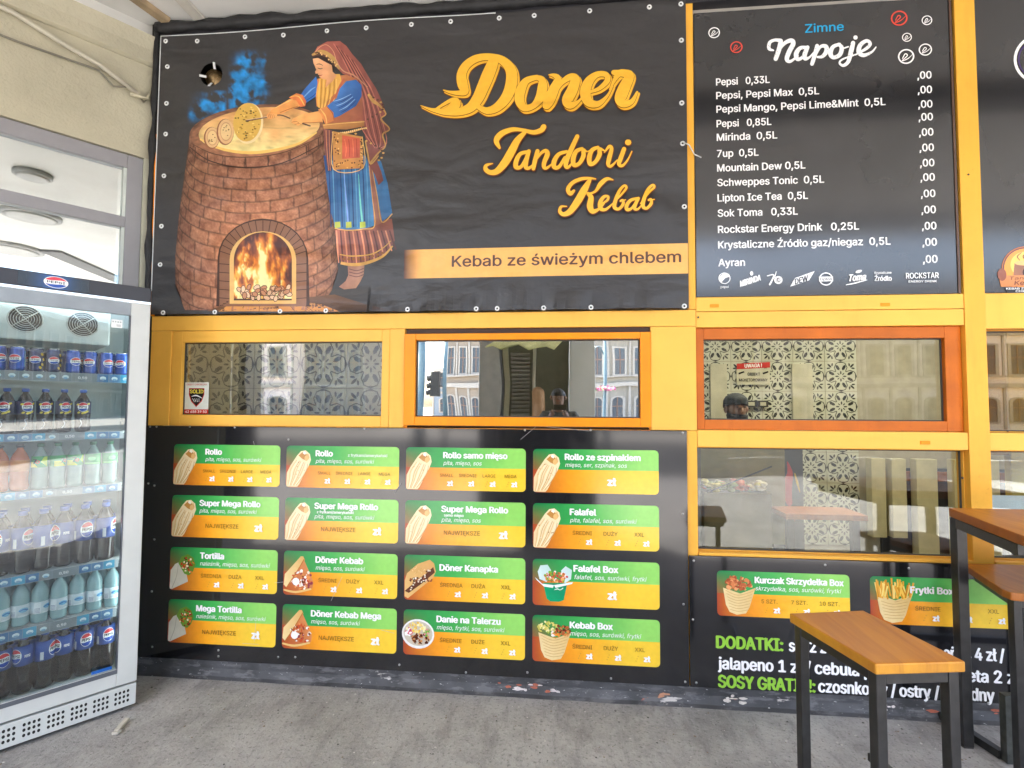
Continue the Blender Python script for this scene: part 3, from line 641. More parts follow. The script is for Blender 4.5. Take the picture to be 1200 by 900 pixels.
# arch and fire
def arch(s_, n=14, bot=352):
    return [(308-s_[0], bot)]+[(308-s_[0]*math.cos(a)*1.0+s_[3]*0, s_[1]-s_[2]*math.sin(a)) for a in [math.pi*k/n for k in range(n+1)]]+[(308+s_[0], bot)]
art.poly([(p[0]-3*(p[1]-300)/60*(1 if p[0] < 308 else -1)*.6, p[1]) for p in arch((53, 302, 46, 0), bot=359)], c(80, 48, 34, .6))
art.poly([(p[0], p[1]) for p in arch((51, 302, 44, 0), bot=359)], c(150, 104, 78, .66), c(160, 112, 85, .66))
for q in range(1, 24):
    a = math.pi*(q-3)/18
    if 0 < a < math.pi: art.stroke([(308-51*math.cos(a), 302-44*math.sin(a), .9), (308-38*math.cos(a), 304-31*math.sin(a), .9)], c(85, 52, 38, .6), ends=False)
for q in range(5):
    for sx in (-1, 1): art.stroke([(308+sx*51, 309+q*10, .9), (308+sx*38, 310+q*10, .9)], c(85, 52, 38, .6), ends=False)
art.poly(arch((39, 304, 33, 0), bot=356), c(240, 195, 120, .75), c(245, 190, 110, .75))
art.poly(arch((34, 305, 33, 0), bot=352), c(88, 45, 35, .6))
def firecol(a, b_, p):
    u, v = p; h = (350-v)/78; w_ = abs(u-308)/34; n = noise.fractal(Vector((u*.11, v*.045+3, 2+.02*u)), 1, 2, 4); rid = 1-abs(noise.noise(Vector((u*.16+n*1.5, v*.05, 7))))*2.4
    f = (1.15-h*1.0-w_*.55)+n*.9; f = max(0, min(1.25, f*(.55+.6*rid)+.1)); hot = math.exp(-((u-308)**2/90+(v-318)**2/500)); f += hot*.7
    col = key(min(1, f), [(0, (82, 42, 36)), (.3, (150, 78, 42)), (.55, (225, 128, 50)), (.8, (252, 190, 80)), (1, (255, 240, 170))]); return c(*col, .8)
def firepos(a, b_):
    v = 273+b_*77; hw = 34 if v > 305 else 34*math.sqrt(max(0, 1-((305-v)/33)**2)); return (308+(a*2-1)*hw, v)
art.field(60, 66, firepos, firecol)
for q in range(44):
    x_ = 308+random.uniform(-31, 31); y_ = 336+random.uniform(0, 14)-abs(x_-308)*.0; a = random.uniform(0, 3); rx, ry = random.uniform(3.0, 4.4), random.uniform(1.8, 2.6)
    art.ell(x_, y_, rx+.8, ry+.8, c(90, 50, 35, .6), 7, a); art.ell(x_, y_, rx, ry, random.choice((c(235, 190, 150, .75), c(245, 205, 165, .8), c(215, 150, 110, .7))), 7, a)

# woman at the oven (picture): A = upper-body crop, B = skirt crop
A_ = lambda *ps: [(300+p[0]*.1889, 30+p[1]*.1889)+tuple(x*.1889 for x in p[2:]) for p in ps]
B_ = lambda *ps: [(360+p[0]*.2, 170+p[1]*.2)+tuple(x*.2 for x in p[2:]) for p in ps]
art.build('printed_picture', banner, bprt, disp=DISP)
K = .74; art = Print(y=-.0125, tf=T); art.eps = 1.5e-5; art.emin = 1.0
# legs, boot
art.poly(B_((235, 700), (335, 700), (330, 760), (310, 800), (285, 838), (215, 845), (185, 830), (225, 795), (240, 760)), c(150, 105, 95, K), c(190, 140, 105, K))
for q in range(3): art.stroke(B_((245, 725+q*18, 5), (290, 735+q*18, 5), (330, 722+q*18, 5)), c(110, 70, 65, K), ends=False)
# under skirt
art.poly(B_((160, 495), (390, 480), (430, 440), (495, 430), (512, 560), (490, 600), (440, 650), (370, 690), (260, 705), (200, 695), (185, 640)), c(175, 105, 85, K), c(120, 75, 72, K))
for q in range(14): x0_ = 170+q*24; art.stroke(B_((x0_, 500, 8), (x0_+6+q*2, 600, 10), (x0_+14+q*2, 690-max(0, q-7)*14, 6)), (c(95, 55, 55, K) if q % 2 else c(225, 150, 115, K)), ends=False)
art.stroke(B_((190, 640, 6), (260, 650, 7), (370, 640, 7), (440, 605, 6), (490, 560, 4)), c(220, 170, 80, K), ends=False)
art.stroke(B_((195, 690, 16), (260, 700, 18), (340, 692, 18), (440, 652, 14), (500, 590, 8)), c(215, 165, 85, K), ends=False)
for q in range(9): art.ell(*B_((215+q*28, 668-max(0, q-4)*9))[0], 2, 1.6, c(150, 95, 50, K), 7)
# blue skirt
art.poly(B_((95, 60), (340, 60), (372, 130), (385, 300), (395, 470), (330, 492), (240, 500), (165, 488), (140, 400), (118, 250)), c(30, 75, 135, K), c(75, 140, 190, K))
art.poly(B_((368, 100), (430, 90), (470, 220), (498, 400), (436, 450), (405, 330), (385, 200)), c(60, 125, 180, K), c(45, 100, 150, K))
art.poly(B_((350, 60), (376, 120), (440, 455), (392, 475), (380, 300), (362, 130)), c(150, 95, 80, K), c(165, 110, 90, K))
for q in range(11): x0_ = 125+q*22; art.stroke(B_((x0_, 90, 5), (x0_+8, 280, 6), (x0_+14, 480, 5)), [c(20, 55, 110, K), c(95, 160, 205, K), c(40, 90, 150, K)][q % 3], ends=False)
art.stroke(B_((215, 170, 3), (228, 320, 8), (240, 480, 12)), c(130, 170, 235, .75)); art.stroke(B_((300, 170, 3), (310, 330, 9), (322, 450, 12)), c(120, 210, 200, .75))
for x0_ in (175, 240, 322): art.poly(B_((x0_-14, 450), (x0_+18, 448), (x0_+20, 482), (x0_-14, 486)), c(190, 205, 90, .75))
art.stroke(B_((160, 487, 6), (240, 499, 7), (330, 491, 7), (395, 470, 6), (380, 300, 4), (362, 120, 4)), c(225, 175, 95, K), ends=False)
art.stroke(B_((376, 120, 4), (410, 300, 5), (436, 450, 6), (498, 402, 6)), c(220, 170, 90, K), ends=False)
# shawl behind
art.poly(A_((355, 178), (380, 130), (440, 98), (520, 95), (560, 125), (600, 180), (650, 235), (700, 320), (745, 390), (780, 465), (808, 545), (780, 575), (828, 640), (790, 680), (802, 745), (765, 785), (750, 840), (775, 900), (790, 960), (760, 990), (735, 920), (700, 865), (680, 700), (650, 560), (650, 420), (620, 320), (540, 300), (480, 240), (440, 190), (400, 170)), c(168, 96, 84, K), c(128, 72, 66, K))
for q in range(9): x0_ = 500+q*16; art.stroke(A_((x0_-20, 110+q*14, 5), (x0_+40, 210+q*14, 6), (x0_+130-q*4, 420, 6), (x0_+150+q*4, 620+q*10, 5), (740+q*4, 760, 4)), c(100, 54, 50, K) if q % 2 else c(196, 122, 104, K), ends=False)
art.stroke(A_((700, 430, 18), (730, 470, 22), (760, 490, 16), (805, 545, 8), (775, 580, 10), (828, 640, 8), (785, 675, 10), (802, 745, 8), (758, 790, 10), (710, 850, 12)), c(196, 150, 85, K))
for q in range(28):
    t = q/28; p = A_((700+90*math.sin(t*9), 430+420*t))[0]; art.ell(p[0], p[1], 1.6, 1.2, random.choice((c(90, 55, 40, K), c(215, 170, 95, K))), 6)
# bodice
art.poly(A_((380, 330), (420, 320), (560, 305), (630, 330), (660, 420), (665, 600), (430, 620), (415, 520), (375, 500), (368, 410)), c(205, 135, 80, K), c(150, 85, 70, K))
art.poly(A_((400, 325), (470, 300), (520, 300), (530, 340), (490, 420), (440, 470), (420, 530), (380, 500), (372, 400)), c(215, 165, 70, K), c(230, 180, 90, K))
for q in range(9): art.stroke(A_((395+q*13, 330, 4), (390+q*13, 420, 5), (390+q*9, 510, 4)), c(175, 115, 45, K) if q % 2 else c(240, 200, 110, K), ends=False)
art.stroke(A_((545, 330, 8), (510, 400, 8), (470, 470, 8), (440, 520, 8)), c(190, 95, 65, K))
# face and hair
art.poly(A_((345, 185), (400, 175), (470, 205), (490, 250), (470, 300), (440, 320), (430, 330), (400, 260), (360, 215)), c(45, 32, 28, K))
art.poly(A_((352, 205), (385, 200), (430, 225), (470, 245), (475, 285), (500, 310), (470, 350), (430, 385), (438, 335), (412, 330), (392, 318), (394, 308), (384, 304), (386, 297), (369, 297), (366, 285), (374, 275), (364, 250), (356, 232)), c(238, 185, 135, K), c(205, 145, 100, K))
art.stroke(A_((383, 262, 3), (398, 268, 5), (412, 264, 3)), c(60, 38, 30, K)); art.stroke(A_((374, 240, 3), (395, 238, 5), (415, 247, 2)), c(80, 50, 38, K)); art.stroke(A_((388, 306, 3), (400, 309, 5), (412, 304, 2)), c(165, 70, 55, K))
art.stroke(A_((352, 180, 14), (400, 160, 22), (450, 180, 26), (490, 220, 26), (515, 265, 14)), c(185, 150, 85, K))
art.stroke(A_((350, 192, 6), (400, 180, 8), (450, 205, 8), (485, 250, 6)), c(90, 62, 45, K))
for q in range(20): p = A_((365+q*7.2, 168+max(0, q-5)*5.6+random.uniform(-8, 8)))[0]; art.ell(p[0], p[1], 1.1, 1.1, random.choice((c(90, 60, 40, K), c(225, 190, 120, K))), 6)
art.stroke(A_((365, 165, 4), (400, 130, 5), (440, 120, 5), (480, 160, 5), (500, 220, 6), (540, 280, 8), (610, 310, 8), (690, 380, 6)), c(205, 150, 115, K))
# sleeves and arms
art.poly(A_((372, 315), (382, 350), (370, 440), (310, 480), (270, 440), (300, 395), (340, 350)), c(40, 95, 170, K), c(60, 120, 195, K))
art.stroke(A_((300, 440, 6), (340, 400, 8), (370, 380, 4)), c(120, 175, 225, .75)); art.stroke(A_((310, 465, 3), (350, 440, 5), (372, 420, 3)), c(25, 60, 120, K))
art.poly(A_((205, 445), (250, 420), (290, 430), (312, 470), (305, 500), (275, 505), (240, 470)), c(225, 140, 70, K), c(200, 105, 60, K)); art.stroke(A_((215, 440, 5), (265, 440, 6), (300, 495, 5)), c(245, 190, 100, .75))
art.poly(A_((100, 520), (150, 490), (210, 455), (250, 465), (275, 500), (215, 520), (160, 545), (110, 565), (75, 580), (65, 560)), c(235, 175, 95, K), c(205, 140, 75, K))
art.stroke(A_((150, 540, 3), (200, 520, 4), (260, 500, 3)), c(160, 95, 50, K)); art.stroke(A_((120, 510, 3), (170, 485, 4), (225, 458, 3)), c(250, 205, 130, .75))
art.poly(A_((560, 345), (620, 335), (655, 370), (655, 440), (620, 500), (520, 560), (480, 575), (440, 500), (500, 450), (520, 390)), c(75, 135, 205, K), c(30, 75, 145, K))
for q in range(6): art.stroke(A_((480+q*9, 470+q*14, 2), (530+q*8, 455+q*12, 5), (590+q*6, 425+q*8, 3)), c(150, 195, 235, .75) if q % 2 == 0 else c(25, 60, 125, K))
art.poly(A_((385, 520), (440, 500), (480, 540), (485, 590), (430, 612), (410, 570)), c(220, 150, 85, K), c(205, 125, 70, K)); art.stroke(A_((400, 518, 6), (430, 560, 8), (440, 608, 5)), c(245, 190, 110, .75)); art.stroke(A_((440, 502, 4), (475, 545, 6), (484, 588, 4)), c(170, 95, 50, K))
art.poly(A_((230, 575), (290, 550), (390, 530), (412, 570), (415, 600), (330, 605), (290, 605), (262, 622), (232, 610), (218, 600)), c(238, 185, 110, K), c(215, 150, 85, K)); art.stroke(A_((290, 603, 3), (340, 603, 4), (410, 598, 3)), c(150, 90, 50, K)); art.stroke(A_((220, 600, 3), (250, 595, 3), (268, 606, 3)), c(170, 110, 60, K)); art.stroke(A_((240, 615, 2), (262, 608, 3), (280, 612, 2)), c(170, 110, 60, K))
art.stroke(A_((70, 552, 3), (90, 558, 3), (120, 556, 3)), c(150, 90, 50, K)); art.stroke(A_((-60, 590, 9), (30, 575, 8), (80, 565, 7), (150, 555, 7), (210, 575, 8)), c(95, 72, 60, K)); art.stroke(A_((-60, 586, 3), (30, 572, 3), (80, 562, 3)), c(215, 195, 165, .75)); art.stroke(A_((290, 608, 9), (335, 622, 9)), c(95, 72, 60, K))
art.poly(A_((66, 555), (80, 540), (100, 545), (130, 548), (132, 562), (110, 570), (95, 580), (72, 574)), c(232, 172, 100, K)); [art.stroke(A_((74+q*12, 550, 2), (80+q*12, 572, 2)), c(165, 100, 55, K)) for q in range(4)]
# belt and apron
art.poly(A_((415, 612), (540, 600), (670, 590), (672, 625), (560, 645), (420, 640)), c(205, 150, 80, K), c(150, 100, 60, K)); art.stroke(A_((416, 618, 3), (540, 606, 3), (670, 597, 3)), c(235, 195, 120, .75)); art.stroke(A_((430, 655, 5), (560, 668, 6), (685, 632, 5)), c(225, 180, 110, K))
for q in range(20): art.ell(*A_((455+q*12, 664+8*math.sin(q*.16*3.14/2)-q*1.0))[0], 1.1, 1.1, c(240, 205, 140, .75), 6)
art.poly(A_((420, 640), (470, 650), (478, 700), (470, 890), (440, 860), (425, 760)), c(150, 90, 75, K), c(60, 60, 90, K))
for q in range(5): art.stroke(A_((425+q*10, 650, 3), (432+q*8, 760, 3), (446+q*5, 900, 3)), c(215, 150, 95, K) if q % 2 else c(95, 55, 55, K), ends=False)
art.poly(A_((475, 655), (660, 690), (668, 885), (480, 895)), c(190, 140, 75, K), c(215, 150, 80, K)); art.poly(A_((535, 680), (645, 700), (645, 820), (535, 828)), c(215, 100, 70, K), c(200, 95, 75, K))
for q in range(60):
    e = random.choice((0, 1, 2)); x_, y_ = [(random.uniform(485, 525), random.uniform(670, 880)), (random.uniform(485, 660), random.uniform(835, 885)), (random.uniform(650, 663), random.uniform(700, 860))][e]; art.ell(*A_((x_, y_))[0], 1, 1, random.choice((c(90, 55, 35, K), c(235, 190, 110, K), c(120, 75, 45, K))), 6)
for q in range(4): art.stroke(A_((550+q*25, 705, 3), (560+q*22, 760, 4), (556+q*24, 815, 3)), c(160, 65, 50, K) if q % 2 else c(240, 140, 95, K), ends=False)
art.stroke(A_((478, 658, 4), (482, 892, 5), (666, 883, 5), (660, 690, 4)), c(240, 200, 120, .75), ends=False)
art.stroke(A_((680, 720, 8), (695, 800, 9), (712, 860, 8), (760, 810, 6)), c(205, 160, 90, K))
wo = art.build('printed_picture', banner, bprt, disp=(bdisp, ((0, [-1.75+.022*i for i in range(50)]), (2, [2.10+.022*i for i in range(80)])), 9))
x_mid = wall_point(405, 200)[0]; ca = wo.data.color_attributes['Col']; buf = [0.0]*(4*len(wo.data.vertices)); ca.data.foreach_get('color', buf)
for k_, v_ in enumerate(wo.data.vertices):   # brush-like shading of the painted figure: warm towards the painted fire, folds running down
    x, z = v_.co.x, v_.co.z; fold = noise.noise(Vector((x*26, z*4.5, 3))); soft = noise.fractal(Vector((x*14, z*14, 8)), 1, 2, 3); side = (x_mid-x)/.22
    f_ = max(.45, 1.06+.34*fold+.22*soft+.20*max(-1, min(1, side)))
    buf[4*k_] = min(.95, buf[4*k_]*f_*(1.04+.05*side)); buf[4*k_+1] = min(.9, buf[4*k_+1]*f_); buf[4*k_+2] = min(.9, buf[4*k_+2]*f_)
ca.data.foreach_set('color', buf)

# --- lettering
L1 = Print(y=-.0125, tf=T); OR = c(255, 178, 50, .92); ORD = c(125, 55, 20, .7)
SZ = .2333
def letters(strokes, tf, scale, layers):
    for grow, dx, dy, col in layers:
        for st in strokes:
            L1.stroke([tf(p[0], p[1])+(p[2]*scale,) for p in st], col, sub=6, grow=grow, dx=dx, dy=dy)
D_ = [[(172, 242, 6), (205, 252, 14), (245, 256, 24), (280, 250, 34), (268, 215, 52), (262, 165, 48), (285, 118, 42), (335, 84, 38), (400, 75, 34), (465, 92, 42), (508, 140, 54), (512, 205, 58), (488, 275, 54), (440, 328, 44), (390, 345, 34), (352, 330, 26)],
      [(418, 110, 56), (395, 165, 62), (370, 225, 60), (342, 285, 56), (305, 330, 48), (245, 352, 36), (180, 352, 30), (140, 345, 24), (105, 338, 14), (58, 320, 4)],
      [(150, 352, 16), (200, 345, 46), (235, 310, 48), (240, 292, 20)], [(130, 340, 10), (175, 312, 16), (215, 290, 18), (238, 285, 10)],
      [(640, 178, 24), (588, 195, 34), (560, 240, 48), (552, 290, 48), (575, 330, 38), (620, 322, 30), (655, 280, 46), (668, 225, 48), (664, 190, 34), (635, 178, 22)],
      [(700, 166, 6), (728, 170, 22), (745, 190, 36), (722, 245, 52), (700, 295, 54), (688, 318, 44)],
      [(735, 250, 14), (765, 205, 24), (805, 178, 34), (832, 188, 46), (818, 240, 54), (792, 295, 54), (810, 318, 38), (850, 298, 14), (880, 255, 6)],
      [(895, 255, 12), (950, 236, 20), (992, 196, 28), (985, 165, 28), (940, 165, 30), (900, 200, 46), (882, 252, 54), (898, 302, 46), (945, 312, 30), (990, 275, 14), (1018, 225, 8)],
      [(1005, 240, 8), (1030, 190, 20), (1052, 160, 34), (1085, 160, 40), (1105, 172, 44), (1080, 225, 58), (1058, 285, 58), (1075, 312, 38), (1115, 300, 24), (1142, 252, 10)],
      [(1025, 155, 26), (1060, 156, 28), (1090, 160, 30)]]
tD = lambda x, y: (480+x*SZ, 50+y*SZ)
letters(D_, tD, SZ, [(3.0, 1.6, 1.6, ORD), (1.6, 1.2, 1.3, c(45, 38, 38)), (1.4, 1.7, 1.8, OR), (.9, .0, .0, ORD), (0, 0, 0, OR)])
T_ = [[(178, 172, 16), (160, 130, 32), (190, 90, 34), (250, 66, 26), (310, 68, 20), (375, 82, 26), (420, 70, 30), (436, 50, 32)], [(325, 84, 22), (282, 130, 38), (250, 190, 46), (212, 255, 46), (165, 308, 36), (125, 316, 28), (98, 298, 26), (102, 274, 18), (138, 264, 6)],
      [(345, 196, 20), (300, 208, 22), (276, 250, 28), (275, 285, 26), (305, 282, 20), (335, 230, 18)], [(350, 192, 22), (335, 245, 26), (332, 285, 24), (352, 290, 18), (385, 262, 8)],
      [(400, 192, 24), (385, 250, 26), (376, 294, 22)], [(388, 250, 8), (420, 205, 16), (448, 190, 22), (458, 210, 28), (440, 255, 26), (438, 285, 22), (455, 290, 16), (490, 262, 7)],
      [(570, 195, 18), (525, 210, 22), (498, 250, 28), (497, 284, 26), (525, 284, 20), (560, 230, 18)], [(632, 106, 24), (600, 175, 28), (572, 240, 28), (565, 278, 24), (580, 286, 16), (612, 250, 8)],
      [(660, 178, 18), (625, 195, 24), (608, 240, 28), (615, 275, 24), (645, 262, 22), (668, 220, 26), (668, 186, 20), (690, 195, 8), (715, 182, 7)],
      [(752, 170, 18), (718, 188, 24), (702, 232, 28), (708, 268, 24), (738, 255, 22), (762, 212, 26), (762, 180, 20), (790, 190, 7)],
      [(790, 200, 7), (818, 166, 18), (832, 180, 22), (818, 235, 26), (812, 270, 22), (830, 280, 16), (865, 245, 7)], [(905, 180, 24), (885, 235, 26), (875, 268, 22), (895, 278, 16), (925, 245, 10), (950, 195, 7)], [(927, 142, 34), (930, 142, 34)]]
tT = lambda x, y: (550+x*.2, 140+y*.2)
K_ = [[(612, 425, 16), (592, 442, 24), (578, 415, 24), (605, 378, 22), (655, 356, 20), (705, 352, 14), (738, 356, 8)], [(705, 362, 20), (672, 420, 40), (635, 485, 42), (590, 545, 34), (552, 562, 24), (530, 545, 20), (538, 518, 14), (570, 516, 6)],
      [(840, 362, 6), (805, 356, 20), (768, 385, 26), (735, 430, 14), (690, 444, 10)], [(695, 442, 20), (712, 465, 30), (706, 515, 36), (722, 545, 28), (760, 530, 14), (790, 498, 7)],
      [(768, 505, 7), (805, 482, 14), (812, 460, 14), (788, 460, 18), (766, 492, 24), (768, 528, 24), (798, 534, 16), (838, 500, 7)], [(835, 505, 7), (895, 440, 12), (918, 408, 14), (905, 396, 14), (878, 425, 18), (855, 480, 22), (848, 520, 22), (872, 532, 16), (898, 505, 18), (896, 480, 14), (880, 488, 7), (912, 478, 6)],
      [(985, 470, 16), (945, 480, 18), (920, 510, 22), (922, 535, 20), (948, 528, 14), (975, 490, 14)], [(988, 470, 18), (970, 505, 20), (966, 530, 18), (985, 532, 12), (1005, 510, 6)],
      [(1000, 500, 7), (1050, 435, 12), (1080, 405, 14), (1070, 393, 14), (1042, 420, 18), (1020, 475, 22), (1014, 515, 22), (1036, 528, 16), (1062, 500, 18), (1060, 475, 14), (1044, 482, 7), (1080, 476, 6)]]
letters(T_, tT, .2, [(1.8, .2, .2, ORD), (0, 0, 0, OR)]); letters(K_, tT, .2, [(1.8, .2, .2, ORD), (0, 0, 0, OR)])
L1.build('lettering', banner, bprt, disp=DISP)
S1 = Print(y=-.0125); x0, x1, za, zb = -.905, .702, 2.317, 2.486
def stripc(a, b_, p): k = min(1, a/.06); o = c(255, 185, 100, .8); return tuple(lerp(c(80, 45, 38)[i], o[i], k) for i in range(3))
S1.field(60, 6, lambda a, b_: (lerp(x0, x1, a), lerp(za, zb, b_)), stripc)
S1.build('orange_stripe', banner, bprt, disp=DISP)
S2 = Print(y=-.0128); xa, z_ = wall_point(530.5, 313.5); xb, zb_ = wall_point(797, 308.5); S2.text('Kebab ze świeżym chlebem', xa+.0, z_, .062, c(92, 62, 55), x1=xb, bold=.022, rise=(zb_-z_)/(xb-xa)*0)
S2.build('lettering', banner, bprt, disp=DISP)

# grommets
gm_ = MB(); nseg = 16
for (ra, ya), (rb, yb) in (((.0055, -.001), (.0065, -.004)), ((.0065, -.004), (.0125, -.004)), ((.0125, -.004), (.0145, 0))):
    gm_.add([(r*math.cos(6.2832*k/nseg), y, r*math.sin(6.2832*k/nseg)) for r, y in ((ra, ya), (rb, yb)) for k in range(nseg)], [(k, (k+1) % nseg, nseg+(k+1) % nseg, nseg+k) for k in range(nseg)], 0, True)
gm_.add([(.0056*math.cos(6.2832*k/nseg), -.0005, .0056*math.sin(6.2832*k/nseg)) for k in range(nseg)], [tuple(range(nseg))], 1)
gme = gm_.mesh('grommet'); gme.materials.append(white_pl); gme.materials.append(dark)
for u, v in [(194, 48), (231, 48), (287, 43), (332, 41), (383, 36), (429, 32.5), (482, 28.5), (528, 25), (585, 21), (626, 18), (691, 12.5), (761, 8), (798, 4.5), (196, 78), (195, 121), (194, 157), (192, 206), (189, 265), (187.5, 310), (191, 369), (251.5, 368), (328, 367), (381.7, 366), (477.5, 362.5), (558, 365), (582.6, 365), (637, 363.5), (692.5, 363), (802, 363), (798.5, 47), (799, 120.5), (800, 168), (802, 242)]:
    x, z = wall_point(u, v, -.02); z = min(z, 3.868); z = max(z, 2.135); o = link('grommet', gme, banner); o.location = (x, -.0135-bdisp(x, z), z)
x, z = wall_point(800, 168, -.02); g = MB(); g.tube([(x, -.03, z), (x+.03, -.04, z-.02), (x+.06, -.03, z-.07), (x+.10, -.02, z-.085)], .003, 6); g.build('cable_tie', white_pl, banner)

# flexible duct in the banner hole
duct = empty('flexible_duct', (HC[0], 0, HC[1]), label='ribbed brown foil duct end visible through round hole in the banner', cat='duct')
g = MB(); pr = []; 
for i in range(60): t_ = i/59; pr.append((HC[0]-.07+.20*t_, .11-.03*math.sin(t_*3.1), HC[1]+.06-.20*t_+.04*t_*t_))
g.tube(pr, [.056+.0045*(1 if (i//2) % 2 else -1) for i in range(60)], 24, caps=True)
g.build('tube', mat('foil_brown', (.30, .20, .09, 1), .3, metal=.6, var=.2), duct)
g = MB(); g.box(HC[0]-.25, HC[0]+.25, .17, .174, HC[1]-.25, HC[1]+.25); g.build('dark_end', dark, duct)
for a in (1.35, 3.2, 4.55):
    g = MB(); p = Vector((HC[0]+.070*math.cos(a), -.022, HC[1]+.070*math.sin(a))); d = Vector((math.cos(a), 0, math.sin(a))); g.bar(p+d*.006, p-d*.026+Vector((0, .02, 0)), .014, .003, up=(0, 1, 0)); g.build('tape_tab', white_pl, duct)

# ================================================================== MENU BOARDS
def board(name, x0, x1, z0, z1, y, label, m=black_pl):
    t = empty(name, ((x0+x1)/2, y, z0), label=label, cat='menu board'); g = MB(); g.box(x0, x1, y, y+.012, z0, z1); g.build('panel', m, t, .001); return t
bl = board('menu_board', -2.483, .687, .093, 1.451, -.018, 'long glossy black menu board with sixteen green and orange food cards')
br_ = board('menu_board', .692, 3.6, .093, .781, -.018, 'black menu board behind the bar bench reading DODATKI and SOSY GRATIS')
# screws of the boards
scm = MB(); scm.lathe([(.0065, 0), (.006, .002), (.002, .003)], 8); sme = scm.mesh('screw'); sme.materials.append(mat('screw_steel', (.5, .5, .48, 1), .3, metal=.8))
def screws(t, pts, y):
    for u, v in pts: x, z = wall_point(u, v, y); o = link('screw', sme, t); o.rotation_euler = (R(90), 0, 0); o.location = (x, y, z)
screws(bl, [(176, 500), (183.5, 500), (222.6, 500), (275, 501), (427, 502), (615, 504), (692, 504), (800, 507), (174, 566.5), (181, 569), (181, 632), (178, 693), (178.5, 758), (256, 762), (256, 769), (326, 770), (346, 770), (468, 779), (546, 788), (618, 788), (716, 795), (801, 708), (803, 799), (338, 515), (800, 602)], -.0185)
screws(br_, [(813, 657), (967, 662), (1065, 666), (812, 726), (816, 800), (1088, 817), (1158, 824)], -.0185)

def card_bg(P, x0, x1, z0, z1, split=.47, left=(0, 128, 70)):
    r = .022; ys = [0, .15, .35, .65, 1]
    def band(za, zb, colf, top):
        warp = (lambda q: q*q) if top else (lambda q: 1-(1-q)*(1-q))
        def pos(a, b_):
            z = lerp(za, zb, warp(b_)); d = min(z1-z, z-z0); ins = r-math.sqrt(max(0, r*r-(r-d)**2)) if d < r else 0
            return (lerp(x0+ins, x1-ins, a), z)
        P.field(14, 14, pos, (lambda a, b_, p: colf(a, warp(b_), p)))
    zs = z1-(z1-z0)*split
    brn = c(172, 82, 52)
    def cg(a, b_, p): t = min(1, a*1.15); g0 = c(*left); g1 = c(70, 180, 85); g2 = c(150, 218, 105); v = [lerp(g0[i], g1[i], min(1, t*2)) if t < .5 else lerp(g1[i], g2[i], t*2-1) for i in range(3)]; k = max(0, 1-a*4.5)*(b_)*.75; return tuple(lerp(v[i], brn[i], k) for i in range(3))
    def co(a, b_, p): t = min(1, a*1.2); o0 = c(172, 72, 42); o1 = c(252, 165, 35); o2 = c(255, 208, 62); v = [lerp(o0[i], o1[i], min(1, t*2.6)) if t < .385 else lerp(o1[i], o2[i], min(1, (t-.385)*1.9)) for i in range(3)]; return tuple(v)
    band(z1, zs, cg, True); band(zs, z0, co, False)

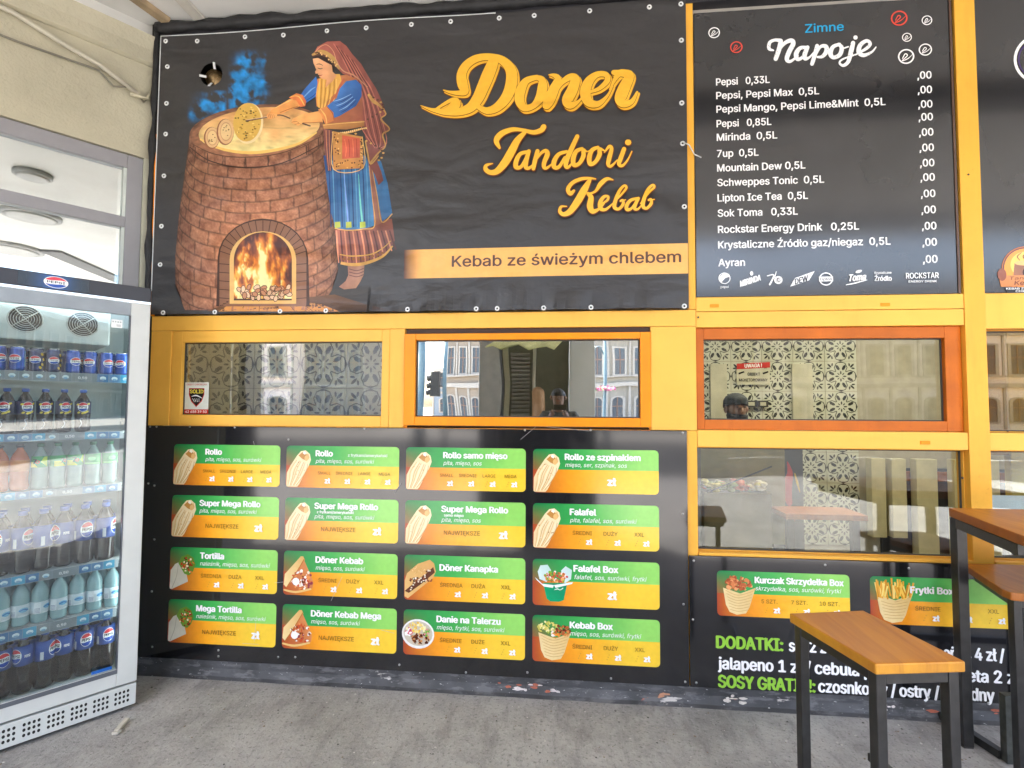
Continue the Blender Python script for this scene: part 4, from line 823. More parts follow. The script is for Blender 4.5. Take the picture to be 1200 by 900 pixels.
def pic(kind, x0, x1, z0, z1):
    """small food photographs printed on the cards, drawn in a 0..1 box scaled by the card height"""
    h = z1-z0; F = Print(y=-.0187, tf=lambda u, v: (x0+u*h, z0+v*h)); rd = random.Random(kind+str(round(x0, 1))+str(round(z0, 1)))
    def blobs(n, cx, cy, rx, ry, cols, s0=.02, s1=.05):
        for _ in range(n):
            a, r_ = rd.random()*6.28, rd.random()**.5; F.ell(cx+rx*r_*math.cos(a), cy+ry*r_*math.sin(a), rd.uniform(s0, s1), rd.uniform(s0, s1)*.7, rd.choice(cols), 6, rd.random()*3)
    if kind == 'rollo':
        F.poly([(.0, .02), (.01, .34), (.10, .52), (.26, .76), (.36, .87), (.48, .89), (.59, .80), (.62, .66), (.56, .50), (.46, .32), (.33, .06), (.28, .0), (.03, .0)], c(240, 212, 158), c(250, 230, 186))
        F.poly([(.30, .76), (.40, .85), (.50, .80), (.56, .68), (.50, .64), (.40, .68)], c(200, 140, 70)); F.poly([(.40, .82), (.44, .88), (.49, .84), (.47, .78)], c(252, 246, 228)); F.poly([(.50, .78), (.54, .82), (.58, .72), (.55, .66)], c(226, 180, 116)); F.ell(.50, .70, .05, .07, c(236, 190, 120), 8)
        for q in range(9):
            a = (q+.5)/9; col_ = (c(216, 172, 112), c(252, 240, 208), c(196, 150, 92))[q % 3]
            F.stroke([(.03+.24*a, .02+.02*a, .012), (.06+.36*a, .22, .013), (.10+.46*a-.02, .42, .012), (.24+.32*a, .66-.10*a, .010)], col_, ends=False)
        blobs(10, .3, .4, .2, .25, [c(180, 130, 70), c(250, 235, 200)], .008, .018)
    elif kind == 'tortilla':
        F.poly([(.0, .02), (.01, .45), (.12, .60), (.30, .68), (.42, .36), (.46, .20), (.06, .01)], c(236, 232, 216), c(196, 190, 168)); F.stroke([(.06, .04, .01), (.16, .3, .01), (.2, .58, .008)], c(165, 158, 135), ends=False)
        F.poly([(.2, .62), (.28, .78), (.44, .84), (.58, .76), (.64, .60), (.58, .44), (.48, .34), (.36, .38), (.28, .5)], c(120, 160, 60), c(90, 130, 40))
        blobs(46, .44, .57, .16, .2, [c(200, 60, 35), c(225, 120, 50), c(150, 50, 30), c(245, 225, 180), c(120, 160, 60), c(90, 50, 30)], .015, .04)
    elif kind == 'kebab':
        F.poly([(.0, .22), (.02, .46), (.40, .88), (.46, .88), (.50, .80), (.06, .16)], c(245, 222, 160), c(220, 170, 95)); F.poly([(.06, .14), (.48, .80), (.58, .60), (.72, .30), (.70, .16), (.42, .08), (.08, .08)], c(190, 90, 40), c(225, 150, 90))
        blobs(60, .44, .34, .26, .22, [c(250, 245, 235), c(205, 80, 40), c(235, 150, 80), c(150, 60, 70), c(245, 225, 200), c(120, 60, 30)], .015, .05); F.ell(.3, .3, .09, .09, c(252, 250, 246), 9); F.stroke([(.02, .10, .04), (.3, .06, .05), (.66, .14, .04)], c(235, 195, 120)); F.stroke([(.08, .16, .02), (.3, .5, .02), (.49, .82, .02)], c(190, 115, 50))
    elif kind == 'kanapka':
        F.poly([(.0, .42), (.05, .58), (.30, .80), (.58, .90), (.68, .82), (.72, .64), (.66, .50), (.30, .20), (.08, .02), (.0, .06)], c(230, 190, 120), c(214, 160, 90)); F.poly([(.0, .18), (.14, .30), (.40, .50), (.66, .74), (.70, .62), (.40, .36), (.10, .14)], c(95, 50, 30))
        blobs(40, .35, .44, .3, .05, [c(95, 50, 30), c(245, 235, 215), c(150, 80, 50), c(60, 30, 20)], .015, .035); [F.ell(.34+.5*(q/26-.5)+rd.uniform(-.02, .02), .44+.46*(q/26-.5)+rd.uniform(-.05, .05), .022, .018, rd.choice((c(110, 60, 35), c(235, 220, 195))), 6) for q in range(26)]
        blobs(22, .3, .66, .2, .08, [c(250, 220, 160), c(200, 150, 80)], .008, .014)
    elif kind == 'talerz':
        F.ell(.33, .46, .38, .33, c(240, 238, 234), 24, -.1); F.ell(.33, .47, .34, .28, c(205, 195, 175), 22, -.1)
        blobs(40, .28, .60, .22, .12, [c(248, 222, 130), c(235, 190, 70), c(255, 240, 180)], .02, .05); blobs(44, .38, .36, .22, .12, [c(110, 55, 30), c(160, 85, 45), c(80, 35, 20), c(215, 150, 90)], .02, .05); blobs(16, .12, .50, .08, .09, [c(250, 248, 246), c(215, 90, 110)], .03, .06); blobs(14, .54, .52, .06, .1, [c(120, 180, 60), c(230, 150, 150)], .02, .04)
    elif kind == 'falafel_box':
        F.poly([(.10, .72), (.16, .86), (.32, .88), (.40, .76), (.30, .50), (.14, .56)], c(225, 240, 238), c(180, 215, 208)); F.poly([(.62, .76), (.72, .86), (.86, .78), (.84, .58), (.70, .48)], c(225, 240, 238), c(190, 220, 214))
        blobs(56, .5, .62, .26, .12, [c(222, 130, 70), c(240, 170, 100), c(200, 60, 60), c(250, 235, 225), c(180, 95, 45), c(120, 180, 50)], .02, .05)
        F.poly([(.22, .48), (.76, .50), (.68, .12), (.58, .08), (.38, .08), (.30, .14)], c(0, 165, 110), c(20, 140, 95)); F.poly([(.04, .60), (.2, .46), (.46, .44), (.44, .38), (.24, .40), (.08, .54)], c(235, 245, 242)); F.poly([(.46, .44), (.88, .52), (.86, .48), (.5, .38)], c(240, 248, 246))
        F.stroke([(.48, .34, .012), (.54, .36, .02), (.6, .34, .012), (.66, .38, .02)], c(235, 245, 240))
    elif kind in ('kebab_box', 'wings', 'fries'):
        F.poly([(.12, .62), (.18, .24), (.26, .08), (.42, .02), (.62, .06), (.70, .20), (.84, .64), (.5, .50)], c(242, 220, 165), c(226, 190, 120))
        for q in range(7): F.stroke([(.18+q*.015, .56-q*.07, .008), (.45, .46-q*.06, .01), (.78-q*.018, .56-q*.07, .008)], c(196, 150, 85), ends=False)
        if kind == 'kebab_box': blobs(44, .32, .74, .22, .13, [c(225, 215, 120), c(170, 190, 70), c(245, 235, 170), c(205, 195, 90)], .02, .05); blobs(36, .66, .68, .17, .13, [c(130, 60, 35), c(185, 95, 50), c(215, 140, 70), c(90, 40, 25)], .02, .05); blobs(8, .5, .6, .1, .06, [c(245, 235, 225), c(235, 150, 50)], .03, .05)
        elif kind == 'wings': blobs(60, .45, .72, .30, .14, [c(215, 130, 75), c(190, 95, 50), c(235, 165, 105), c(160, 75, 40)], .03, .075)
        else:
            for q in range(46):
                x_ = rd.uniform(.12, .80); F.stroke([(x_, .5+.1*rd.random(), .035), (x_+rd.uniform(-.12, .12), .78+.2*rd.random()*(1-abs(x_-.46)), .035)], rd.choice((c(250, 205, 90), c(235, 170, 55), c(255, 222, 125), c(214, 145, 40))), sub=1, ends=False)
            F.poly([(.14, .56), (.18, .24), (.26, .08), (.42, .02), (.62, .06), (.70, .20), (.82, .58), (.5, .46)], c(242, 220, 165), c(226, 190, 120)); [F.stroke([(.2+q*.015, .48-q*.07, .008), (.45, .42-q*.06, .01), (.74-q*.018, .48-q*.07, .008)], c(196, 150, 85), ends=False) for q in range(6)]
    return F
TXT = c(128, 88, 30); BROWN = c(205, 150, 60)
def card(parent, kind, x0, x1, z0, z1, title, sub, cols, small=None, one=None, tx=.31, split=.47, tail=None):
    split = .53 if (small and not tail) else split; P = Print(y=-.0184); card_bg(P, x0, x1, z0, z1, split); t = P.build('menu_card', parent)
    pic(kind, x0+.003, x1, z0+.003, z1).build('food_picture', t)
    h = z1-z0; w = x1-x0; X = Print(y=-.0245); Tx = x0+w*tx
    two = small is not None
    zt = z1-h*(.24 if two or sub else .32)
    xe = Tx
    X.text(title, Tx, zt, h*.135, WHITE, bold=.05, maxw=x1-Tx-w*.05)
    if small:
        if tail: X.text(small, x0+w*.555, zt, h*.065, WHITE, bold=.02)
        else: X.text(small, Tx+w*.02, z1-h*.345, h*.06, WHITE, bold=.03)
    if sub: X.text(sub, Tx+.0, z1-h*(.40 if not (small and not tail) else .465)-.0, h*.092, c(250, 255, 245, .85), shear=.22, maxw=x1-Tx-w*.06)
    if one:  # a single line with price word
        if one != ' ': X.text(one, x0+w*.33, z0+h*.24, h*.095, TXT)
        X.text('zł', x0+w*(.79 if one != ' ' else .60), z0+h*.19, h*.165, WHITE, bold=.07)
    elif cols:
        n = len(cols); a, b_ = (.27, .955) if n == 4 else (.30, .94)
        for i, cc in enumerate(cols):
            px_ = x0+w*lerp(a+(b_-a)*.5/n*.9, b_-(b_-a)*.5/n*.9, i/(n-1))
            X.text(cc, px_, z0+h*.32, h*(.072 if n == 4 else .085), TXT, align='c'); X.text('zł', px_+w*(.03 if n == 4 else .055), z0+h*.115, h*.115, WHITE, bold=.07, align='c')
            for q in range(3): X.ell(px_-w*.03+q*w*.008, z0+h*(.12+.05*q), w*.004, h*.012, BROWN, 5)
    X.build('lettering', t)
CX = [(-2.295, -1.629), (-1.591, -.916), (-.876, -.191), (-.150, .535)]; CZ = [(1.099, 1.343), (.790, 1.039), (.486, .740), (.184, .432)]
CZ = [(1.103, 1.343), (.798, 1.043), (.488, .738), (.186, .434)]
A4 = ('SMALL', 'ŚREDNIE', 'LARGE', 'MEGA'); Nj = 'NAJWIĘKSZE'
rows = [
 [('rollo', 'Rollo', 'pita, mięso, sos, surówki', A4, {}), ('rollo', 'Rollo', 'pita, mięso, sos, surówki', A4, dict(small='z frytkami/amerykański', tail=1, tx=.27)), ('rollo', 'Rollo samo mięso', 'pita, mięso, sos', A4, dict(tx=.32)), ('rollo', 'Rollo ze szpinakiem', 'mięso, ser, szpinak, sos', None, dict(one=' ', tx=.26))],
 [('rollo', 'Super Mega Rollo', 'pita, mięso, sos, surówki', None, dict(one=Nj, tx=.27)), ('rollo', 'Super Mega Rollo', 'pita, mięso, sos, surówki', None, dict(one=Nj, small='z frytkami/amerykański', tx=.27)), ('rollo', 'Super Mega Rollo', 'pita, mięso, sos', None, dict(one=Nj, small='samo mięso', tx=.31)), ('rollo', 'Falafel', 'pita, falafel, sos, surówki', ('ŚREDNI', 'DUŻY', 'XXL'), dict(tx=.30))],
 [('tortilla', 'Tortilla', 'naleśnik, mięso, sos, surówki', ('ŚREDNIA', 'DUŻA', 'XXL'), dict(tx=.29)), ('kebab', 'Döner Kebab', 'mięso, sos, surówki', ('ŚREDNI', 'DUŻY', 'XXL'), dict(tx=.29)), ('kanapka', 'Döner Kanapka', None, ('ŚREDNIA', 'DUŻA', 'XXL'), dict(tx=.30)), ('falafel_box', 'Falafel Box', 'falafel, sos, surówki, frytki', None, dict(one=' ', tx=.33))],
 [('tortilla', 'Mega Tortilla', 'naleśnik, mięso, sos, surówki', None, dict(one=Nj, tx=.27)), ('kebab', 'Döner Kebab Mega', 'mięso, sos, surówki', None, dict(one=Nj, tx=.26)), ('talerz', 'Danie na Talerzu', 'mięso, frytki, sos, surówki', ('ŚREDNIE', 'DUŻE', 'XXL'), dict(tx=.28)), ('kebab_box', 'Kebab Box', 'mięso, sos, surówki, frytki', ('ŚREDNI', 'DUŻY', 'XXL'), dict(tx=.30))]]
for j, row in enumerate(rows):
    for i, (k, ti, su, co_, kw) in enumerate(row): card(bl, k, CX[i][0], CX[i][1], CZ[j][0], CZ[j][1], ti, su, co_, **kw)
card(br_, 'wings', .835, 1.506, .472, .708, 'Kurczak Skrzydełka Box', 'skrzydełka, sos, surówki, frytki', ('5 SZT.', '7 SZT.', '10 SZT.'), tx=.29, split=.5)
card(br_, 'fries', 1.606, 2.300, .464, .706, 'Frytki Box', None, ('ŚREDNIE', 'DUŻE', 'XXL'), tx=.28, split=.5)
X = Print(y=-.0184); GRN = c(150, 205, 70)
X.text('DODATKI:', .830, .303, .062, GRN, x1=1.165, bold=.045); X.text('ser 2 zł / ananas 2 zł / jalapeños 4 zł /', 1.20, .303, .060, WHITE, x1=2.238, bold=.035)
X.text('jalapeno 1 zł / cebula prażona 1 zł / feta 2 zł', .838, .195, .060, WHITE, x1=2.305, bold=.035)
X.text('SOSY GRATIS!:', .838, .100, .062, GRN, x1=1.322, bold=.045); X.text('czosnkowy / ostry / łagodny', 1.342, .103, .060, WHITE, x1=2.185, bold=.035)
X.build('lettering', br_)
# fine scratches on the long board
g = MB()
for a, b_ in (((322, 683), (332, 682)), ((401, 676), (388, 704)), ((297, 517), (298, 521)), ((284, 754), (303, 755)), ((1200, 700), (1190, 720)), ((446, 738), (462, 742)), ((462, 578), (470, 566)), ((690, 505), (640, 500)), ((610, 515), (628, 500)), ((300, 728), (298, 752))):
    p, q = wall_point(*a, -.026), wall_point(*b_, -.026); g.bar((p[0], -.0262, p[1]), (q[0], -.0262, q[1]), .0016, .0004, up=(0, 1, 0))
g.build('scratch', mat('scratch_grey', (.45, .43, .42, 1), .6), bl)

# drinks board ------------------------------------------------------------
dk = board('drinks_board', .752, 2.112, 2.190, 3.815, .004, 'black drinks price board headed Zimne Napoje with white lines of text', mat('board_satin', (.026, .026, .028, 1), .13, var=.2, vscale=2, spec=.8))
X = Print(y=.0025)
ls = ['Pepsi   0,33L', 'Pepsi, Pepsi Max  0,5L', 'Pepsi Mango, Pepsi Lime&Mint  0,5L', 'Pepsi   0,85L', 'Mirinda  0,5L', '7up  0,5L', 'Mountain Dew 0,5L', 'Schweppes Tonic  0,5L', 'Lipton Ice Tea  0,5L', 'Sok Toma   0,33L', 'Rockstar Energy Drink   0,25L', 'Krystaliczne Źródło gaz/niegaz  0,5L', 'Ayran']
xe = [1.158, 1.418, 1.760, 1.163, 1.193, 1.092, 1.338, 1.434, 1.348, 1.293, 1.608, 1.766, 1.011]; ze = [3.390, 3.3115, 3.233, 3.150, 3.072, 2.979, 2.897, 2.814, 2.727, 2.641, 2.5496, 2.463, 2.363]
zp = [3.359, 3.278, 3.198, 3.127, 3.043, 2.958, 2.874, 2.795, 2.706, 2.618, 2.530, 2.442, 2.35]
for t_, b_, z_, q in zip(ls, xe, ze, zp):
    xr = (b_-.87); X = Print(y=.0025); X.text(t_, .871, z_-.004, .040, WHITE, x1=b_, bold=.022); X.build('lettering', dk); X = Print(y=.0025); X.text(',00', 1.928, q+.006, .040, WHITE, x1=1.998, bold=.022); X.build('lettering', dk)
xz, zz = wall_point(944, 38); X = Print(y=.0025); X.text('Zimne', xz, zz, .048, c(20, 170, 225), x1=wall_point(989, 36)[0], bold=.014)
X.build('lettering', dk)
X = Print(y=.002, tf=lambda u, v: wall_point(u, v, .002)); NP = lambda *ps: [(820+p[0]*.25, 10+p[1]*.25, p[2]*.25) for p in ps]
for st in [[(345, 196, 8), (325, 188, 16), (328, 160, 16), (350, 148, 14), (378, 150, 18)], [(380, 152, 20), (372, 190, 22), (356, 236, 20)], [(358, 215, 8), (395, 165, 16), (428, 150, 20), (438, 165, 22), (418, 205, 22), (408, 238, 20), (425, 248, 14), (460, 222, 8)],
           [(500, 182, 14), (470, 186, 18), (452, 212, 22), (458, 238, 18), (482, 228, 14), (500, 198, 10)], [(505, 182, 18), (492, 215, 22), (494, 236, 18), (515, 228, 10), (535, 205, 7)],
           [(550, 175, 18), (540, 215, 20), (526, 260, 18)], [(545, 215, 10), (565, 180, 14), (590, 178, 20), (594, 200, 22), (575, 225, 16), (552, 228, 10)], [(595, 205, 7), (620, 200, 7)],
           [(655, 168, 14), (625, 180, 18), (612, 210, 22), (625, 230, 18), (655, 218, 20), (665, 185, 20), (650, 168, 14)], [(665, 190, 7), (695, 180, 7)],
           [(718, 162, 20), (708, 205, 22), (695, 250, 18), (672, 268, 14), (655, 256, 10), (670, 238, 8), (735, 215, 7)], [(738, 210, 8), (775, 192, 14), (798, 168, 16), (782, 152, 16), (752, 172, 20), (745, 205, 22), (768, 220, 18), (805, 205, 10), (825, 182, 6)]]:
    X.stroke(NP(*st), WHITE)
X.ell(*NP((729, 137, 1))[0][:2], 2.6, 2.6, WHITE, 10)
for _ in range(70):  # chalk-like gaps in the lettering
    a = random.uniform(320, 800); X.ell(*NP((a, random.uniform(160, 232), 1))[0][:2], .5, .35, c(60, 60, 62), 5)
X.build('lettering', dk)
def swirl(P, cx, cz, r, col):
    P.ell(cx, cz, r, r, col, 22, hole=.82)
    n = 8; P.stroke([(cx-r*.45, cz-r*.25+.0, r*.10), (cx-r*.1, cz+r*.35, r*.14), (cx+r*.15, cz+r*.1, r*.12), (cx-r*.5, cz-r*.55, r*.10), (cx+r*.2, cz-r*.3, r*.12), (cx+r*.8, cz+r*.25, r*.05)], col)
X = Print(y=.0022)
for (u, v), r, col in (((837, 38), .032, WHITE), ((863, 55), .034, c(225, 75, 60)), ((1054, 21), .043, c(225, 75, 60)), ((1086.5, 23.5), .027, WHITE), ((1063, 43.5), .025, WHITE), ((1062, 66), .042, WHITE), ((1084.5, 58), .034, WHITE)):
    x, z = wall_point(u, v); swirl(X, x, z, r, col)
# row of small brand marks at the foot of the board
X.ell(.901, 2.291, .032, .032, WHITE, 22, hole=.86); X.poly([(.876, 2.300), (.895, 2.318), (.922, 2.314), (.930, 2.300), (.905, 2.292), (.885, 2.270), (.872, 2.285)], WHITE); X.text('pepsi', .880, 2.237, .012, WHITE, x1=.922, bold=.02)
X.text('MIRINDA', .985, 2.242, .032, WHITE, x1=1.092, bold=.04, rise=.32); X.ell(1.045, 2.315, .009, .013, WHITE, 8)
X.stroke([(1.128, 2.300, .006), (1.162, 2.303, .007), (1.140, 2.252, .010)], WHITE); X.ell(1.185, 2.276, .022, .022, WHITE, 14, hole=.6); X.text('UP', 1.176, 2.268, .016, WHITE, x1=1.198, bold=.03); X.stroke([(1.175, 2.322, .004), (1.165, 2.29, .006)], WHITE)
X.poly([(1.245, 2.238), (1.272, 2.285), (1.375, 2.322), (1.345, 2.272)], WHITE); X.text('DEW', 1.272, 2.250, .030, c(30, 30, 32), x1=1.338, bold=.03, rise=.3)
X.ell(1.432, 2.277, .036, .036, WHITE, 22, hole=.84); X.poly([(1.396, 2.264), (1.468, 2.264), (1.468, 2.290), (1.396, 2.290)], WHITE); X.text('Lipton', 1.402, 2.270, .014, c(30, 30, 32), x1=1.462, bold=.02)
X.text('Toma', 1.545, 2.262, .036, WHITE, x1=1.632, bold=.04, shear=.2, rise=.08); X.ell(1.600, 2.315, .018, .008, WHITE, 8, .3); X.stroke([(1.535, 2.243, .005), (1.58, 2.252, .007), (1.64, 2.268, .004)], WHITE)
X.text('Krystaliczne', 1.680, 2.300, .012, WHITE, x1=1.765, bold=.02); X.text('Źródło', 1.680, 2.262, .026, WHITE, x1=1.765, bold=.03)
X.text('ROCKSTAR', 1.838, 2.272, .030, WHITE, x1=2.0, bold=.015); X.text('ENERGY DRINK', 1.850, 2.250, .011, WHITE, x1=1.99, bold=.02)
X.build('printed_logo', dk)
g = MB(); g.box(2.096, 2.106, -.001, .0035, 2.19, 3.81); g.build('edge_trim', mat('trim_brown', (.10, .05, .03, 1), .4), dk)

# second board at the right edge of view
d2 = board('drinks_board', 2.2245, 3.5, 2.190, 3.815, .004, 'black satin board at the right edge with round orange kebab emblem', MATS['board_satin'])
X = Print(y=.0022); X.ell(2.55, 3.44, .14, .14, WHITE, 36, hole=.9); X.ell(2.55, 3.44, .118, .118, c(70, 50, 110), 36, hole=.95)
ex, ez = 2.43, 2.315
X.ell(ex, ez, .118, .118, c(190, 105, 40), 34); X.ell(ex, ez, .112, .112, c(60, 30, 20), 34, hole=.96); X.ell(ex, ez, .106, .106, c(250, 160, 45), 34); X.ell(ex, ez+.02, .075, .07, c(255, 205, 90), 26)
X.poly([(ex-.055, ez+.03), (ex+.055, ez+.03), (ex+.065, ez-.05), (ex-.065, ez-.05)], c(170, 110, 70), c(120, 75, 50)); X.ell(ex, ez+.03, .055, .014, c(240, 190, 110), 18); X.ell(ex, ez-.02, .018, .024, c(60, 30, 20), 12)
for q in range(3): X.stroke([(ex-.03+q*.028, ez+.045, .004), (ex-.04+q*.028, ez+.065, .006), (ex-.02+q*.028, ez+.085, .003)], c(150, 90, 30))
X.poly([(ex-.135, ez-.035), (ex+.135, ez-.035), (ex+.125, ez-.095), (ex-.125, ez-.095)], c(205, 125, 60), c(225, 150, 80)); X.ell(ex-.118, ez-.03, .022, .034, c(150, 80, 45), 12)
X.text('Tandoori', ex-.085, ez-.058, .016, c(110, 50, 20), x1=ex+.085, bold=.01, shear=.2); X.text('Kebab', ex-.06, ez-.086, .022, c(110, 50, 20), x1=ex+.06, bold=.02, shear=.2)
X.poly([(ex-.11, ez-.098), (ex+.11, ez-.098), (ex+.095, ez-.128), (ex-.095, ez-.128)], c(40, 40, 42)); X.text('KEBAB ZE ŚWIEŻYM', ex-.1, ez-.110, .010, WHITE, x1=ex+.1, bold=.02); X.text('CHLEBEM', ex-.055, ez-.124, .010, WHITE, x1=ex+.055, bold=.02)
X.build('printed_emblem', d2)
# security sticker in the left window
st = empty('security_sticker', (-2.24, .018, 1.52), label='white and red shield sticker reading SOLID in the left window corner', cat='sticker')
X = Print(y=.0355); a, b_, z_, zz = -2.282, -2.125, 1.523, 1.715
X.poly([(a, z_), (b_, z_), (b_, zz), (a, zz)], c(225, 230, 220)); X.poly([(a, z_), (b_, z_), (b_, z_+.028), (a, z_+.028)], c(205, 55, 40)); X.text('42 688 39 50', a+.008, z_+.007, .014, WHITE, x1=b_-.01, bold=.02)
m_ = (a+b_)/2; X.poly([(m_-.05, zz-.035), (m_+.05, zz-.035), (m_+.05, zz-.075), (m_+.035, zz-.115), (m_, zz-.150), (m_-.035, zz-.115), (m_-.05, zz-.075)], c(190, 50, 40)); X.poly([(m_-.045, zz-.039), (m_+.045, zz-.039), (m_+.045, zz-.075), (m_+.03, zz-.112), (m_, zz-.143), (m_-.03, zz-.112), (m_-.045, zz-.075)], c(30, 28, 30))
X.text('SOLID', m_-.043, zz-.066, .022, c(245, 225, 90), x1=m_+.043, bold=.03); X.stroke([(m_-.03, zz-.085, .004), (m_, zz-.080, .008), (m_+.035, zz-.095, .004)], WHITE); [X.stroke([(m_-.025+q*.014, zz-.098, .003), (m_-.012+q*.010, zz-.118, .003)], WHITE) for q in range(4)]
X.text('OBIEKT CHRONIONY', a+.012, zz-.018, .010, c(205, 55, 40), x1=b_-.012, bold=.01)
X.build('printed_face', st)

# ================================================================== LEFT WALL (splayed 37 degrees) with shop window
AW = R(53)
wl = empty('stucco_wall', (-2.56, 0, 0), AW, 'beige rough stucco wall with grey framed window, left of the shop front', 'wall', local=True)
stu = mat('beige_stucco', (.50, .47, .35, 1), .85, var=.12, vscale=2.5)
N, L, b = nodes(stu); tc = N.new('ShaderNodeTexCoord'); bps = None
for sc_, ds in ((70, .006), (26, .008), (3, .02)):
    n = N.new('ShaderNodeTexNoise'); n.inputs['Scale'].default_value = sc_; n.inputs['Detail'].default_value = 4; L.new(tc.outputs['Object'], n.inputs['Vector']); bp = N.new('ShaderNodeBump'); bp.inputs['Distance'].default_value = ds; bp.inputs['Strength'].default_value = .6; L.new(n.outputs[0], bp.inputs['Height'])
    if bps: L.new(bps.outputs[0], bp.inputs['Normal'])
    bps = bp
L.new(bps.outputs[0], b.inputs['Normal'])
g = MB(); g.box(-6, .06, 0, .3, 3.105, 3.70); g.build('lintel_wall', stu, wl)
g = MB(); g.box(-.012, .075, -.002, .3, 0, 3.104); g.build('jamb_wall', mat('pale_jamb', (.56, .56, .44, 1), .7, var=.1, bump=.05), wl)
g = MB(); g.box(-6, .06, .02, .3, 3.701, 3.99); g.build('white_frieze', ceil_m, wl)
g = MB(); pr = [(-.012, 3.69), (-.035, 3.70), (-.032, 3.78), (-.06, 3.86), (.02, 3.87), (.02, 3.69)]
n = len(pr); g.add([(-6, y, z) for y, z in pr]+[(.03, y, z) for y, z in pr], [tuple(range(n)), tuple(range(n, 2*n))[::-1]]+[(k, n+k, n+(k+1) % n, (k+1) % n) for k in range(n)]); g.build('cove', stu, wl)
fr = MB(); y0, y1 = .012, .09
fr.box(-.092, -.0125, y0, y1, 0, 3.10); fr.box(-5.9, -.092, y0, y1, 3.018, 3.10); fr.box(-5.9, -.092, y0, y1, 2.65, 2.716); fr.box(-5.9, -.092, y0, y1, 0, .25); fr.box(-5.9, -5.82, y0, y1, .25, 3.018); fr.box(-2.6, -2.53, y0, y1, .25, 3.018)
f_ = fr.build('window_frame', grey_al, wl, .004)
gl = glass_mat('left_wall_pane', .62, tint=(.7, .8, .8))
g = MB(); g.box(-5.81, -.093, .045, .05, 2.717, 3.017); g.build('glass_pane', gl, f_)
g = MB(); g.box(-5.81, -.093, .045, .05, .251, 2.649); g.build('glass_pane', gl, f_)
g = MB(); g.box(-.108, -.0925, .02, .044, .25, 3.0175); g.build('inner_bead', mat('pale_bead', (.6, .66, .62, 1), .4), f_)
g = MB(); g.box(-5.8, -.0, .8, .82, 0, 3.4); g.build('inner_blind', mat('pale_blind', (.45, .5, .5, 1), .8), wl)
# cables and pipe on the stucco
def wl_p(s, z, d=0): v = Vector((-s, -d, z)); v.rotate(Matrix.Rotation(AW, 3, 'Z')); return v+Vector((-2.56, 0, 0))
g = MB(); g.tube([wl_p(2.0, 3.70, .03), wl_p(.62, 3.665, .03), wl_p(.40, 3.60, .028), wl_p(.25, 3.565, .028), wl_p(.06, 3.475, .028)], .014, 8)
tag(g.build('conduit_pipe', mat('painted_pipe', (.55, .52, .42, 1), .5)), 'beige painted conduit pipe running down along the stucco wall top', 'pipe')
g = MB(); g.tube([wl_p(2.0, 3.55, .02), wl_p(.60, 3.52, .02), wl_p(.25, 3.535, .02), wl_p(.18, 3.47, .022), wl_p(.10, 3.50, .03), wl_p(.03, 3.44, .03), wl_p(-.02, 3.50, .04), wl_p(-.05, 3.70, .04)], .006, 6)
tag(g.build('cable', mat('thin_cable', (.2, .19, .15, 1), .5)), 'thin dark cable looping under the pipe on the stucco wall', 'cable')
g = MB(); g.tube([wl_p(.10, 3.46, .03), wl_p(.015, 3.46, .04), wl_p(-.045, 3.66, .04), wl_p(-.06, 3.78, .04)], .012, 8); tag(g.build('cable_duct', mat('cream_conduit', (.62, .58, .42, 1), .5)), 'cream bent conduit in the corner beside the banner', 'pipe')
g = MB(); g.tube([(-2.52, -.03, 1.95), (-2.51, -.04, 1.7), (-2.525, -.035, 1.5), (-2.50, -.04, 1.2), (-2.515, -.035, .8), (-2.52, -.035, .5)], .011, 8)
tag(g.build('black_cable', mat('black_rubber', (.02, .02, .02, 1), .5)), 'black cable hanging in the gap between fridge and menu board', 'cable')

# ================================================================== DRINKS FRIDGE
FO = (-2.207, -.338, 0.0); fw, fd = .68, .44
fridge = empty('drinks_fridge', FO, AW, 'tall white glass-door drinks fridge full of bottles at the left', 'fridge', local=True)
wht = mat('white_enamel', (.60, .62, .60, 1), .28, var=.04); inn = mat('fridge_liner', (.50, .58, .57, 1), .5, var=.04)
g = MB(); g.box(-fw, 0, .03, fd, 2.13, 2.2); g.box(-.03, -.0, .03, fd, .12, 2.129); g.box(-fw, -fw+.03, .03, fd, .12, 2.129); g.box(-fw+.0301, -.0301, fd-.03, fd, .12, 2.129); g.box(-fw, 0, .03, fd, .05, .1195); g.build('cabinet', wht, fridge, .004)
g = MB(); g.box(-fw+.031, -.031, fd-.036, fd-.031, .2, 2.1); g.box(-.036, -.0305, .06, fd-.037, .2, 2.1); g.box(-fw+.0305, -fw+.036, .06, fd-.037, .2, 2.1); g.box(-fw+.037, -.037, .06, fd-.037, .175, .195); g.build('inner_liner', inn, fridge)
g = MB(); g.box(-fw-.002, .004, .0, .06, 2.130, 2.206); g.build('header', mat('header_black', (.03, .03, .04, 1), .3), fridge, .004)
g = MB(); g.box(-fw, .002, -.004, .028, 2.116, 2.129); g.box(-.34, -.13, -.010, -.0041, 2.118, 2.127); g.build('header_trim', chrome, fridge)
HZ = 2.168; Xp = Print(y=-.001)
def glow(a, b_, p): k = max(0, 1-abs(a-.5)*2.2)**1.2; return c(lerp(18, 25, k), lerp(20, 90, k), lerp(28, 175, k))
Xp.field(24, 2, lambda a, b_: (-.52+a*.26, 2.136+b_*.064), glow)
